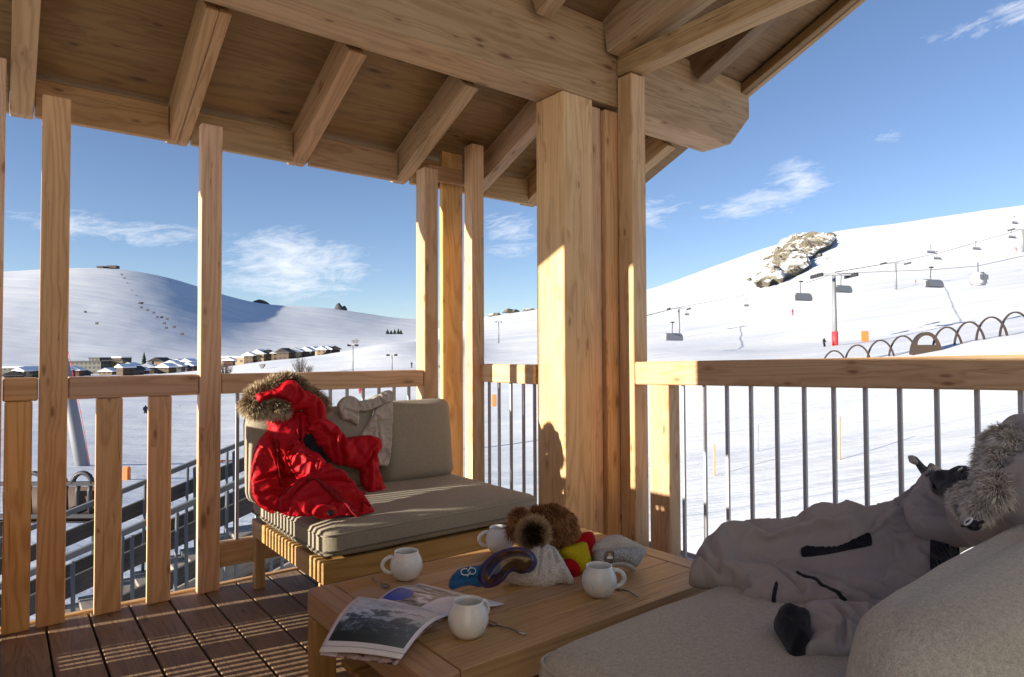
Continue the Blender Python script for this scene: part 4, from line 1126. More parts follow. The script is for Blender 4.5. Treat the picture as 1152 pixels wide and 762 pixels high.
def pchip(xs, ys, q):
    xs, ys = np.array(xs, float), np.array(ys, float); h = np.diff(xs); d = np.diff(ys)/h
    m = np.zeros(len(xs)); m[0], m[-1] = d[0], d[-1]
    for i in range(1, len(xs)-1):
        if d[i-1]*d[i] > 0:
            w1, w2 = 2*h[i]+h[i-1], h[i]+2*h[i-1]; m[i] = (w1+w2)/(w1/d[i-1]+w2/d[i])
    i = np.clip(np.searchsorted(xs, q)-1, 0, len(xs)-2); t = np.clip((q-xs[i])/h[i], 0, 1)
    return (2*t**3-3*t**2+1)*ys[i]+(t**3-2*t**2+t)*h[i]*m[i]+(-2*t**3+3*t**2)*ys[i+1]+(t**3-t**2)*h[i]*m[i+1]
def rows_at(P, a, rs):
    azs = [p[0] for p in P]
    if a <= azs[0]: return pchip(*zip(*P[0][1]), rs)
    if a >= azs[-1]: return pchip(*zip(*P[-1][1]), rs)
    i = np.searchsorted(azs, a)-1; t = (a-azs[i])/(azs[i+1]-azs[i]); t = t*t*(3-2*t)*.5+t*.5
    return pchip(*zip(*P[i][1]), rs)*(1-t)+pchip(*zip(*P[i+1][1]), rs)*t
def rough(x, y, r, amp):
    n = 1.5*noise.noise(Vector((x/95, y/95, 2.2)))+.55*noise.noise(Vector((x/34, y/34, 5.2)))+.16*noise.noise(Vector((x/11, y/11, 9.2)))+.05*noise.noise(Vector((x/3.5, y/3.5, 4.1)))
    k = max(0., min(1., (r-9)/70))
    if r > 900: k *= 2.2
    return n*amp*k
def ground_z(x, y):
    r = math.hypot(x, y); a = math.atan2(x, y)
    return float(rows_at(GP, a, np.array([r]))[0]) + rough(x, y, r, 1.)
def terrain(name, P, rs, azs, mat, amp, close=False):
    V, Fc = [], []; rs = np.array(rs)
    Z = np.array([rows_at(P, a, rs) for a in azs])
    KT = 20
    kw = np.exp(-np.linspace(-2, 2, 2*KT+1)**2); kw /= kw.sum()
    nf_ = 330 if close else len(azs)
    Zp = np.pad(Z[:nf_], ((KT, KT), (0, 0)), mode='edge')
    Z[:nf_] = sum(kw[i]*Zp[i:i+nf_] for i in range(2*KT+1))
    for a, z in zip(azs, Z):
        s, c = math.sin(a), math.cos(a)
        for r, zz in zip(rs, z): V.append((r*s, r*c, zz+rough(r*s, r*c, r, amp)))
    n = len(rs); m = len(azs)
    for i in range(m if close else m-1):
        for j in range(n-1):
            a, b = i*n+j, ((i+1) % m)*n+j
            Fc.append((a, a+1, b+1, b))
    o = mesh_obj(name, V, Fc, mat, None, smooth=True)
    o['kind'] = 'structure'; return o
a0, a1 = az_of(-60), az_of(1230)
azs = list(np.linspace(a0, a1, 330)) + list(np.linspace(a1, a0+2*PI, 70)[1:-1])
rs = list(np.geomspace(2.0, 1100, 260))
terrain('snow_ground', GP, rs, azs, 'snow', 1., True)

def mprof(x, pts): return (az_of(x), [(r, zr(x, y, r)) for r, y in pts])
MP = [mprof(-300, [(960, 424), (1100, 416), (1500, 385), (2000, 345), (2600, 318), (3000, 322)]),
      mprof(0, [(960, 424), (1100, 410), (1500, 372), (2000, 330), (2600, 307), (3000, 312)]),
      mprof(60, [(960, 423), (1100, 410), (1500, 372), (2000, 327), (2600, 301), (3000, 306)]),
      mprof(120, [(960, 422), (1100, 409), (1500, 372), (2000, 327), (2600, 300), (3000, 306)]),
      mprof(165, [(960, 421), (1100, 409), (1500, 374), (2000, 330), (2600, 305), (3000, 311)]),
      mprof(220, [(960, 420), (1100, 411), (1500, 382), (2000, 342), (2600, 320), (3000, 326)]),
      mprof(260, [(960, 419), (1100, 410), (1500, 388), (2000, 355), (2600, 337), (3000, 342)]),
      mprof(300, [(960, 418), (1100, 409), (1500, 392), (2000, 364), (2600, 346), (3000, 350)]),
      mprof(350, [(960, 416), (1100, 406), (1500, 390), (2000, 366), (2600, 344), (3000, 349)]),
      mprof(390, [(960, 413), (1100, 403), (1500, 390), (2000, 369), (2600, 348), (3000, 353)]),
      mprof(425, [(960, 410), (1100, 400), (1500, 389), (2000, 374), (2600, 357), (3000, 361)]),
      mprof(470, [(960, 406), (1100, 398), (1500, 387), (2000, 376), (2600, 360), (3000, 363)]),
      mprof(560, [(960, 392), (1100, 388), (1500, 380), (2000, 374), (2600, 363), (3000, 368)])]
terrain('mountain', MP, np.geomspace(960, 3000, 60), np.linspace(az_of(-420), az_of(560), 170), 'snow', .35)
# ---- rocks
def rocky(name, label, outline, r, thick, cat='rock', mat='rock', amp=.25, seed=0, res=None):
    c = at_r(*np.mean(outline, 0), r); n = np.array([-c[0]/r, -c[1]/r, 0.55]); n /= np.linalg.norm(n)
    pl = (c, n)
    size = r*.012
    o = cloth(name, outline, pl, thick, mat, None, back=thick*.3, width=thick*1.4, wr=thick*amp, wscale=.05*900/r*2.0, res=res or r*.0042, seed=seed)
    return tag(o, label, cat)
ro_pl = plane3(tuple(at_r(850, 320, 430)), tuple(at_r(905, 306, 450)), tuple(at_r(925, 262, 880)))
o = cloth('rock_outcrop', [(848, 318), (851, 309), (853, 303), (857, 296), (860, 288), (866, 284), (872, 279), (880, 272), (888, 268), (896, 266), (905, 263), (918, 266), (926, 265), (930, 266), (942, 266), (939, 270), (934, 275), (922, 280), (915, 287), (910, 290), (912, 297), (903, 303), (896, 306), (886, 309), (880, 313), (870, 314), (864, 318), (856, 316)],
          ro_pl, 5.5, 'rock', None, back=12, width=30, wr=2.2, wscale=.05, res=2.3, seed=3, gap=-2.2, rocky=5.)
for p_ in o.data.polygons: p_.use_smooth = False
tag(o, 'big snow-dusted rock outcrop on the skyline of the right ski slope', 'rock')
rocky('rocky_peak', 'dark rocky peak poking over the ridge left of the red jacket', [(281, 343), (285, 339), (292, 337), (299, 339), (304, 343), (296, 345), (286, 345)], 2590, 25, 'peak', 'roof_dark', .3, 4)
rocky('rocky_peak', 'small jagged rocky peak on the distant ridge right of the first one', [(376, 348), (379, 342), (382, 341), (385, 345), (388, 344), (391, 349), (384, 351)], 2590, 20, 'peak', 'roof_dark', .3, 5)
for lab, x, y, w in (('small rock poking out of the snow right below the big outcrop', 922, 287, 4), ('small rock poking out of the snow just left of the big outcrop', 843, 314, 3), ('long low rock right of the big outcrop on the skyline', 1128, 240, 5), ('tiny rock near the skyline at the right picture edge', 1143, 236, 3)):
    rr_ = 880 if y < 250 else 560
    rocky('rock', lab, [(x-w, y+1.6), (x-w*.4, y-1.2), (x+w*.5, y-1.6), (x+w, y+.5), (x+w*.3, y+2.)], rr_, 4, seed=int(x), amp=.6, res=1.6)
for i, (x, y, w) in enumerate([(556, 354, 8), (575, 350, 10), (595, 349, 8), (566, 357, 5)]):
    rocky('rock', ['grey rock strip on the far ridge beside the slim corner post', 'widest grey rock strip on the far ridge beyond the short handrail', 'grey rock on the far ridge against the thick column', 'small lower grey rock on the far ridge beyond the short handrail'][i],
          [(x-w, y+2), (x-w*.4, y-1.5), (x+w*.5, y-2), (x+w, y+.5), (x+w*.3, y+2.5)], 860, 5, seed=10+i, amp=.6, res=2.2)

# ---- houses
def house(label, px, ybase, r, w, d, h, wall, roof='snowy', pitch=.35, rot=None, group=None, cat='house', name='house', flat=False):
    c = at_r(px, ybase, r); c[2] = min(c[2], ground_z(c[0], c[1])+.3) if r < 950 else c[2]
    ro = (math.atan2(CR[1], CR[0]) if rot is None else rot)
    t = thing(name, label, cat, (c[0], c[1], c[2]-1.), group, ro)
    h = h*.72
    mb = MB(); mb.box((-w/2, -d/2, 0), (w/2, d/2, h+1)); mb.obj('wall', wall, t, world=False)
    if flat:
        mb = MB(); mb.box((-w/2-.4, -d/2-.4, h+1.01), (w/2+.4, d/2+.4, h+1.9)); mb.obj('roof', roof, t, world=False)
    else:
        e = .9; rh = pitch*(w/2+e); z = h+1.0
        mb = MB()
        for th, s in ((.55, 1),):
            V = [(-w/2-e, -d/2-e, z-e*pitch*0), (0, -d/2-e, z+rh), (w/2+e, -d/2-e, z), (-w/2-e, d/2+e, z), (0, d/2+e, z+rh), (w/2+e, d/2+e, z)]
            V += [(v[0], v[1], v[2]+th) for v in V]
            mb.add(V, [(0, 1, 2), (5, 4, 3), (6, 8, 7), (9, 10, 11), (0, 6, 7, 1), (1, 7, 8, 2), (3, 4, 10, 9), (4, 5, 11, 10), (6, 9, 10, 7), (7, 10, 11, 8), (0, 3, 9, 6), (2, 8, 11, 5), (0, 2, 5, 3)])
        mb.obj('roof', roof, t, world=False)
        mb = MB(); mb.add([(-w/2, -d/2+.02, z), (w/2, -d/2+.02, z), (0, -d/2+.02, z+pitch*w/2), (-w/2, -d/2+.3, z), (w/2, -d/2+.3, z), (0, -d/2+.3, z+pitch*w/2)],
                          [(0, 1, 2), (5, 4, 3), (0, 3, 4, 1), (1, 4, 5, 2), (2, 5, 3, 0)]); mb.obj('gable', wall, t, world=False)
    return t
sc_ = lambda px, r: r/739.3*1.0
bld = [
 ('long grey apartment block with rows of balconies beside the second tall post', 100, 424, 560, 27, 12, 14.5, 'wall_grey', 'roof_dark', True),
 ('taller dark end block behind the long grey apartment block', 113, 424, 585, 9, 12, 19, 'wall_grey', 'roof_dark', True),
 ('tan blocky building right of the long grey apartment block', 131, 423, 560, 14, 11, 15, 'wall_tan', 'roof_dark', True),
 ('brown upper storey block standing behind the tan blocky building', 137, 422, 580, 8, 10, 18, 'wall_brown', 'snowy', True),
 ('low grey building with a snowy roof at the left edge of the village', 10, 427, 520, 22, 10, 10, 'wall_grey', 'snowy', True),
 ('small cream hut in front of the low grey building', 26, 427, 470, 6, 6, 6.5, 'wall_cream', 'snowy', False),
 ('long dark hall roof on the mountain foot at far left', 19, 403, 900, 33, 14, 4, 'wall_brown', 'roof_dark', True),
 ('small dark chalet right of the tan blocky building', 148, 421, 545, 9, 8, 8, 'wall_brown', 'snowy', False),
 ('golden brown chalet with a wide gable behind the village conifer', 181, 417, 560, 13, 10, 11, 'wall_tan', 'roof_dark', False),
 ('dark chalet just right of the golden brown chalet', 195, 418, 540, 9, 8, 8.5, 'wall_brown', 'snowy', False),
 ('snow-roofed chalet high in the village left of the third tall post', 204, 413, 560, 11, 9, 10, 'wall_brown', 'snowy', False),
 ('reddish chalet touching the third tall post', 213, 417, 540, 9, 8, 10, 'wall_red', 'snowy', False),
 ('long cream apartment house at the foot of the shaded mountain', 266, 409, 480, 16, 9, 8.5, 'wall_cream', 'snowy', True),
 ('small reddish chalet in front of the long cream apartment house', 258, 411, 400, 5, 5, 4, 'wall_red', 'snowy', False),
 ('dark brown chalet right of the long cream apartment house', 283, 408, 440, 6, 7, 6, 'wall_brown', 'snowy', False),
 ('tan gabled house between two dark chalets on the ridge', 293, 406, 440, 8, 7, 6.5, 'wall_tan', 'snowy', False),
 ('second dark chalet on the ridge, right of the tan gabled house', 302, 404, 440, 6, 6, 6.5, 'wall_brown', 'roof_dark', False),
 ('reddish chalet with steep roof near the top of the ridge hamlet', 311, 399, 470, 9, 8, 6.5, 'wall_red', 'snowy', False),
 ('reddish chalet at the very top of the ridge hamlet', 322, 397, 480, 9, 8, 7, 'wall_red', 'snowy', False),
 ('dark chalet with a white roof at the right end of the hamlet top', 333, 397, 480, 9, 8, 7, 'wall_brown', 'snowy', False),
 ('tan house in front of the two reddish chalets', 313, 404, 420, 7, 6, 5, 'wall_tan', 'snowy', False),
 ('dark blue-roofed chalet in the middle row of the hamlet', 321, 404, 415, 8, 6, 5, 'wall_brown', 'roof_dark', False),
 ('cream house below the hamlet top with a snowy roof', 332, 403, 420, 8, 6, 5, 'wall_cream', 'snowy', False),
 ('dark chalet right of the cream house on the ridge', 346, 402, 420, 7, 6, 5, 'wall_brown', 'snowy', False),
 ('cream gabled house farther right on the ridge', 354, 398, 440, 7, 6, 6, 'wall_cream', 'snowy', False),
 ('tan chalet next to the last pair of the ridge hamlet', 364, 397, 430, 6, 6, 5.5, 'wall_tan', 'snowy', False),
 ('reddish chalet second from the right end of the ridge hamlet', 370, 395, 430, 5.5, 6, 5.5, 'wall_red', 'snowy', False),
 ('dark gabled chalet at the right end of the ridge hamlet', 377, 395, 430, 5.5, 6, 5.5, 'wall_brown', 'roof_dark', False),
]
for i, (lab, px, yb, r, w, d, h, wa, ro, fl) in enumerate(bld):
    house(lab, px, yb, r, w, d, h, wa, ro, flat=fl, pitch=.5 if r < 500 else .4, group='houses of the ski village', rot=rt+random.uniform(-.25, .25))
for i, (px, yb, w) in enumerate([(64, 425, 8), (74, 424, 7), (83, 426, 9), (92, 426, 7), (122, 425, 8), (141, 423, 7), (152, 422, 8), (158, 424, 7), (167, 422, 9), (176, 421, 7), (188, 420, 8), (199, 421, 8), (208, 420, 7), (216, 418, 8), (40, 427, 8), (18, 429, 9), (34, 425, 8)]):
    house('small dark low house crowded among others along the foot of the mountain', px, yb, 470+13*(i % 5), w, 7, 4.2+1.4*(i % 3), ('wall_brown', 'wall_grey', 'wall_red', 'wall_brown', 'wall_tan')[i % 5], 'snowy' if i % 3 else 'roof_dark', pitch=.45, group='small dark houses of the village strip', rot=rt+random.uniform(-.6, .6))
house('lift station building on the top of the shaded mountain', 127, 302, 2600, 34, 20, 10, 'wall_brown', 'roof_dark', flat=True, name='lift_station', cat='building')
house('low hut left of the lift station on the mountain top', 114, 301.5, 2600, 22, 16, 6, 'wall_brown', 'roof_dark', flat=True, name='lift_station', cat='building')

# ---- trees
def conifer(label, px, yb, r, h, w, group='conifers'):
    c = at_r(px, yb, r); t = thing('conifer', label, 'tree', tuple(c), group)
    mb = MB(); mb.tube([(0, 0, 0), (0, 0, h*.95)], [w*.06, w*.01], 6); mb.obj('trunk', 'twig', t, world=False)
    mb = MB()
    for k in range(8):
        z0 = h*(.12+.11*k); ra = w*.5*(1-.115*k)
        n = 9; V = [(ra*random.uniform(.7, 1.15)*math.cos(2*PI*j/n+k), ra*random.uniform(.7, 1.15)*math.sin(2*PI*j/n+k), z0-h*.03*random.random()) for j in range(n)]
        V += [(0, 0, z0+h*.19)]
        mb.add(V, [(j, (j+1) % n, n) for j in range(n)]+[tuple(range(n-1, -1, -1))])
    mb.obj('crown', 'needles', t, world=False)
conifer('dark conifer in the village left of the golden brown chalet', 162, 420, 520, 14, 7)
conifer('small dark conifer between the chalets near the third tall post', 172, 419, 520, 8, 6)
for i, (x, h) in enumerate([(436, 10), (440, 8), (444, 10), (448, 11), (451, 9)]):
    conifer(['leftmost conifer of the dark clump on the shaded slope', 'shortest conifer inside the dark clump on the shaded slope', 'middle conifer of the dark clump on the shaded slope', 'tallest conifer of the dark clump on the shaded slope', 'rightmost conifer of the dark clump on the shaded slope'][i], x, 376.5, 1550, h*1.25, 12)
def shrub(label, px, yb, r, h, w, n=60):
    c = at_r(px, yb, r); t = thing('bare_shrub', label, 'shrub', tuple(c), 'leafless shrubs on the snow')
    mb = MB()
    for _ in range(n):
        a = random.uniform(0, 2*PI); ra = w*.5*random.random()**.5; hh = h*random.uniform(.5, 1)*(1-.5*(ra/w))
        x, y = ra*math.cos(a), ra*math.sin(a)
        mb.tube([(x*.3, y*.3, -.2), (x*.7, y*.7, hh*.5), (x*1.1, y*1.1, hh)], [.05, .035, .015], 3)
        for _k in range(3): 
            zz = hh*random.uniform(.4, .9); mb.tube([(x*.8, y*.8, zz), (x*.8+random.uniform(-.5, .5), y*.8+random.uniform(-.5, .5), zz+random.uniform(.2, .7))], .018, 3)
    mb.obj('branches', 'twig', t, world=False)
shrub('leafless grey shrub on the snow right of the third tall post', 253, 424, 190, 5, 5, 90)
shrub('tall leafless shrub on the snow above the fur hood', 337, 420, 200, 6, 5, 70)
shrub('low leafless shrub on the snow right of the fur hood', 347, 421, 180, 3, 3.4, 40)
shrub('tiny leafless bush on the white ridge above the handrail', 295, 414, 240, 1.6, 2.5, 25)
shrub('small leafless bush on the upper white ridge', 400, 386, 330, 2.4, 5, 30)

# ---- avalanche fences on the mountain
sf = []
for i, (x, y) in enumerate([(137, 309), (140, 313), (143, 319), (148, 327), (153, 333), (157, 341), (160, 341), (159, 346), (166, 349), (173, 352), (177, 357), (182, 357), (188, 359), (185, 364), (187, 369), (196, 368), (205, 376), (96, 351), (83, 338), (109, 364)]):
    az_r = 1350+ (376-y)/76*1100
    p = at_r(x, y, az_r)
    if i == 0:
        mb = MB(); mb.box((-2.6, -1., -2), (2.6, 1., 2.2)); b = mb.obj('avalanche_fence', 'roof_dark', None, world=False); b.rotation_euler = (0, 0, rt)
        tag(b, 'tiny dark avalanche barrier dotted down the shaded mountain', 'barrier', 'avalanche barriers on the mountain')
    else:
        b = sf[0].copy(); COL.objects.link(b)
    b.location = p; sf.append(b)

# ---- ski lifts
def pylon(label, px, ytop, ybase, r, arm=3.0, rad=.32, pad=None, group='chairlift pylons'):
    a = at_r(px, ybase, r); b = at_r(px, ytop, r); h = b[2]-a[2]
    t = thing('lift_pylon', label, 'pylon', tuple(a), group, rt)
    mb = MB(); mb.tube([(0, 0, -1), (0, 0, h)], [rad*1.2, rad*.8], 12); mb.obj('mast', 'galv', t, True, world=False)
    mb = MB(); mb.box((-arm, -.25, h-.15), (arm, .25, h+.2))
    mb.obj('crossarm', 'steel', t, world=False)
    for s in (-1, 1):
        mb = MB()
        mb.box((s*arm-.12, -1.9, h-.45), (s*arm+.12, 1.9, h-.2))
        for k in range(6): mb.tube([(s*arm-.16, -1.6+.64*k, h-.15), (s*arm+.16, -1.6+.64*k, h-.15)], .26, 8)
        mb.obj('sheave_train', 'dark_metal', t, world=False)
        mb = MB(); mb.tube([(s*arm*.55, 0, h), (s*arm*.75, 0, h+1.25), (s*arm*.95, 0, h)], .07, 6); mb.obj('lifting_frame', 'steel', t, world=False)
    if pad:
        mb = MB(); mb.tube([(0, 0, .0), (0, 0, 2.4)], .45, 14); mb.obj('crash_pad', pad, t, True, world=False)
    return t
pylon('main grey chairlift pylon with a red crash pad, behind the hoop row', 939.5, 309, 391, 110, 2.6, .30, 'red_pad')
pylon('smaller chairlift pylon uphill right of the main pylon', 1008, 296, 324, 270, 4.3, .34)
pylon('chairlift pylon just right of the squared timber post', 764, 347, 385, 215, 3.2, .32)
pylon('chairlift pylon cut by the right picture edge', 1151, 258, 281, 330, 4.5, .4)
pylon('slim drag lift pylon on the white ridge right of the hamlet', 397, 388, 418, 190, 1.0, .16)
pylon('short drag lift pylon near the right end of the white ridge', 441, 399, 414, 190, 1.1, .16)
pylon('thin lift pylon on the slope seen over the short handrail', 561, 362, 384, 300, 1.2, .25)

def chair(label, px, y, r, w=3.0, bubble=False, group='chairlift chairs'):
    c = at_r(px, y, r)
    t = thing('lift_chair', label, 'lift chair', tuple(c), group, rt+.35)
    mb = MB(); mb.tube([(0, .3, 2.6), (0, .45, 1.2), (0, .35, .75)], .06, 6); mb.obj('hanger', 'dark_metal', t, True, world=False)
    mb = MB(); mb.box((-.25, .1, 2.6), (.25, .5, 2.8)); mb.obj('grip', 'dark_metal', t, world=False)
    mb = MB(); mb.box((-w/2, -.45, -.35), (w/2, .15, -.2)); mb.obj('seat', 'dark_metal', t, world=False)
    n = 6
    for k in range(n):
        mb = MB(); a = -w/2+k*w/n; mb.box((a+.04, .12, -.15), (a+w/n-.04, .25, .62)); mb.obj('backrest', 'steel', t, world=False)
    if bubble:
        V, Fc = [], []
        for k in range(9):
            a = PI*(-.05+.62*k/8); V += [(-w/2, .3-math.cos(a)*.85, -.1+math.sin(a)*1.0), (w/2, .3-math.cos(a)*.85, -.1+math.sin(a)*1.0)]
        for k in range(8): Fc.append((2*k, 2*k+1, 2*k+3, 2*k+2))
        V += [(v[0], v[1]+.03, v[2]-.03) for v in V]; m = len(V)//2
        Fc += [tuple(i+m for i in reversed(f)) for f in Fc[:8]]
        mesh_obj('bubble', V, Fc, 'galv', t, True)
    return t
chair('dark six-seat chair hanging left of the main pylon', 903, 336, 112, 2.9, True)
chair('pale six-seat chair hanging right behind the main pylon', 948.5, 327, 122, 2.9, True)
chair('dark six-seat chair hanging in the middle of the slope, right of the main pylon', 1050, 321, 116, 3.0, True)
chair('six-seat chair hanging under the pylon beside the squared post', 758, 381, 112, 2.9, True)
chair('small chair of the upper lift, left one of the far pair', 1048, 284, 290, 4.5)
chair('small chair of the upper lift, right below the far pair', 1055, 291, 300, 4.2)
chair('small distant chair high on the slope near the right edge', 1099, 280, 290, 4.2)
chair('small distant chair beside the pylon at the right edge', 1139, 267, 310, 4.2)
chair('tiny distant chair left of the dark six-seat chair', 840, 344, 300, 2.6)
chair('tiny distant chair right of the pylon beside the squared post', 773, 354, 300, 2.4)
chair('topmost tiny chair near the right picture edge', 1142, 251, 330, 3.4)

def gondola(label, px, y, r):
    c = at_r(px, y, r); t = thing('gondola_cabin', label, 'cable car', tuple(c), None, rt+.3)
    bm = bmesh.new(); bmesh.ops.create_cube(bm, size=2)
    for v in bm.verts:
        k = 1.0 if v.co.z < 0 else .86
        v.co = Vector((v.co.x*.95*k, v.co.y*.85*k, v.co.z*.95))
    bmesh.ops.bevel(bm, geom=bm.edges[:], offset=.25, segments=2, affect='EDGES')
    bm_obj('cabin', bm, 'steel', t, True)
    for s in (-.45, .45):
        mb = MB(); mb.box((s-.36, -.90, -.15), (s+.36, -.84, .55)); mb.obj('window', 'galv', t, world=False)
    mb = MB(); mb.tube([(0, 0, .9), (0, 0, 2.4)], .06, 6); mb.obj('hanger', 'dark_metal', t, True, world=False)
gondola('dark rounded gondola cabin hanging near the right edge of the slope', 1100.5, 314, 116)

def cable(label, pts, rad=.035):
    P_ = [Vector(at_r(x, y, r)) for x, y, r in pts]
    return tag(tube('lift_cable', P_, rad, 'dark_metal', None, 4), label, 'cable')
cable('thin steel cable from the main pylon up to the gondola cabin', [(905, 319, 111.8), (939, 308, 110), (1000, 305.5, 112), (1050, 303.5, 115), (1100, 299.5, 116), (1152, 288, 124), (1230, 270, 130)])
cable('thin steel cable of the upper lift running off the right edge', [(939, 306.5, 109), (1008, 295, 270), (1060, 284, 290), (1150, 258, 330)], .07)
cable('thin steel cable of the lift beside the squared post', [(700, 362, 100), (764, 346, 215), (850, 330, 330)], .07)

# ---- hoops of the covered ski conveyor
def hoop(label, px, yb, r, i):
    a = at_r(px, yb, r)
    t = thing('tunnel_hoop', label, 'hoop', tuple(a), 'hoops of the ski conveyor tunnel', rt-.35)
    s = r/739.3
    pts = [(math.cos(q)*12.2*s, 0, -.3+max(0, math.sin(q))*24.5*s) for q in np.linspace(0, PI, 22)]
    pts[0] = (pts[0][0], 0, -.6); pts[-1] = (pts[-1][0], 0, -.6)
    V, Fc = [], []
    for k, p in enumerate(pts):
        q = PI*k/21; n = Vector((math.cos(q), 0, math.sin(q)))
        for dx, dy in ((-.06, -.12), (.06, -.12), (.06, .12), (-.06, .12)): V.append(Vector(p)+n*dx+Vector((0, dy, 0)))
    for k in range(21):
        for j in range(4): a_, b_ = k*4+j, k*4+(j+1) % 4; Fc.append((a_, b_, b_+4, a_+4))
    mesh_obj('arch', V, Fc, 'hoop', t)
    return t
hl = ['lowest dark brown hoop, barely showing above the handrail', 'second dark hoop from the left, low above the handrail', 'third dark hoop from the left in the row', 'fourth dark hoop, just left of the brown hoop cabin', 'first dark hoop right of the brown hoop cabin', 'second dark hoop right of the brown hoop cabin', 'third dark hoop right of the brown hoop cabin', 'dark hoop at the right picture edge']
for i, (x, y) in enumerate([(939, 418), (965, 412), (991, 407), (1016, 402.5), (1066, 393.5), (1091, 388), (1116, 383), (1143, 378)]):
    hoop(hl[i], x, y, 60+i*.8, i)
a = at_r(1042, 399, 60.5); t = thing('tunnel_cabin', 'brown panelled end hoop with a window opening in the hoop row', 'tunnel', tuple(a), None, rt-.35)
mb = MB()
outer = [(math.cos(q)*1.0, max(0, math.sin(q))*1.95) for q in np.linspace(0, PI, 18)]
inner = [(math.cos(q)*.62-.05, .95+max(0, math.sin(q))*.72) for q in np.linspace(0, PI, 18)]
for y0_, y1_ in ((-.5, -.42),):
    V = [(p[0], y0_, p[1]-.2) for p in outer]+[(p[0], y0_, p[1]-.2) for p in inner]
    V += [(p[0], y1_, p[1]-.2) for p in outer]+[(p[0], y1_, p[1]-.2) for p in inner]
    n = 18; Fc = []
    for k in range(n-1):
        Fc += [(k, k+1, n+k+1, n+k), (2*n+k, 3*n+k, 3*n+k+1, 2*n+k+1), (k, 2*n+k, 2*n+k+1, k+1), (n+k, n+k+1, 3*n+k+1, 3*n+k)]
    Fc += [(0, n, 2*n-1, n-1), (2*n, 3*n-1, 4*n-1, 3*n)]
    mb.add(V, Fc)
mb.obj('front_panel', plain('brown_panel', (.045, .03, .022), .6), t, world=False)
V, Fc = [], []
for k, p in enumerate(outer): V += [(p[0], -.42, p[1]-.2), (p[0], .9, p[1]-.2)]
for k in range(17): Fc.append((2*k, 2*k+1, 2*k+3, 2*k+2))
mesh_obj('shell', V, Fc, plain('brown_shell', (.04, .027, .02), .6), t, True)

# ---- mats, poles, markers
def post_pole(name, label, px, y0, y1, r, rad, mat, cat, group=None):
    a, b = at_r(px, y1, r), at_r(px, y0, r)
    o = tube(name, [Vector(a)-Vector((0, 0, .3)), Vector(a)*.5+Vector(b)*.5, Vector(b)], rad, mat, None, 8)
    # origin at the base
    o.data.transform(Matrix.Translation(-Vector(a))); o.location = a
    return tag(o, label, cat, group)
post_pole('bamboo_pole', 'short bamboo pole in the snow near the end post of the slope railing', 803.5, 500, 541, 25.5, .03, 'bamboo', 'pole', 'bamboo poles in the snow')
post_pole('bamboo_pole', 'taller bamboo pole in the snow in the middle of the slope railing', 944.5, 469, 517, 25.8, .034, 'bamboo', 'pole', 'bamboo poles in the snow')
post_pole('bamboo_pole', 'tallest bamboo pole in the snow left of the grey fur hood', 1099.5, 432, 489, 26, .036, 'bamboo', 'pole', 'bamboo poles in the snow')
post_pole('marker_pole', 'thin pale marker pole between two bamboo poles', 853, 478, 515, 30, .014, 'galv', 'pole')
for lab, px, y0_, y1_, r in (('orange padded mat standing right of the main pylon', 973, 372.5, 383, 112), ('orange red marker post on the piste seen between the planks', 142.5, 525, 545, 34),
                            ('red orange sign behind the bars of the short handrail', 556, 444, 455, 60)):
    a, b = at_r(px, y1_, r), at_r(px, y0_, r)
    w = (.55 if r > 100 else .14 if r < 50 else .2)
    t = MB(); t.box((-w, -.12, -.2), (w, .12, b[2]-a[2])); o = t.obj('piste_mat', 'orange', None, world=False)
    bmx = bmesh.new(); bmx.from_mesh(o.data); bmesh.ops.bevel(bmx, geom=bmx.edges[:], offset=.05, segments=2, affect='EDGES'); bmx.to_mesh(o.data); bmx.free()
    o.location = a; o.rotation_euler = (0, 0, rt); tag(o, lab, 'mat')
# orange rope fence between the planks
nf = thing('net_fence', 'orange net fence low on the piste, seen between the planks and the sofa', 'fence', tuple(at_r(220, 540, 42)))
base = [at_r(x, y, 42) for x, y in ((110, 553), (150, 549), (200, 543), (250, 537), (290, 531))]
for p in base: tube('stake', [Vector(p), Vector(p)+Vector((0, 0, 1.0))], .03, 'orange', nf, 6)
for hgt in (.95, .7, .45):
    pts = []
    for a, b in zip(base, base[1:]):
        for k in range(6): 
            q = Vector(a)*(1-k/6)+Vector(b)*(k/6); q.z += hgt-.10*math.sin(PI*k/6); pts.append(q)
    tube('cord', pts, .05, 'orange', nf, 5)

# ---- skiers
def skin_person(name, joints, edges, radii):
    me = bpy.data.meshes.new(name); me.from_pydata(joints, edges, []); o = bpy.data.objects.new(name, me); COL.objects.link(o)
    sk = o.modifiers.new('s', 'SKIN'); sd = o.modifiers.new('d', 'SUBSURF'); sd.levels = 1; sd.render_levels = 1
    for v, r in zip(me.skin_vertices[0].data, radii): v.radius = (r, r)
    me.skin_vertices[0].data[0].use_root = True
    bpy.context.view_layer.update()
    ev = o.evaluated_get(bpy.context.evaluated_depsgraph_get()); m2 = bpy.data.meshes.new_from_object(ev)
    bpy.data.objects.remove(o); return m2
J = [(0, 0, .92), (0, 0, 1.18), (0, -.03, 1.42), (0, -.05, 1.53), (0, -.06, 1.68),
     (.10, 0, .88), (.13, -.12, .50), (.13, .02, .08), (.13, -.14, .03), (-.10, 0, .88), (-.13, -.12, .50), (-.13, .02, .08), (-.13, -.14, .03),
     (.19, -.02, 1.38), (.28, -.10, 1.12), (.27, -.32, 1.04), (-.19, -.02, 1.38), (-.28, -.10, 1.12), (-.27, -.32, 1.04)]
Ed = [(0, 1), (1, 2), (2, 3), (3, 4), (0, 5), (5, 6), (6, 7), (7, 8), (0, 9), (9, 10), (10, 11), (11, 12), (2, 13), (13, 14), (14, 15), (2, 16), (16, 17), (17, 18)]
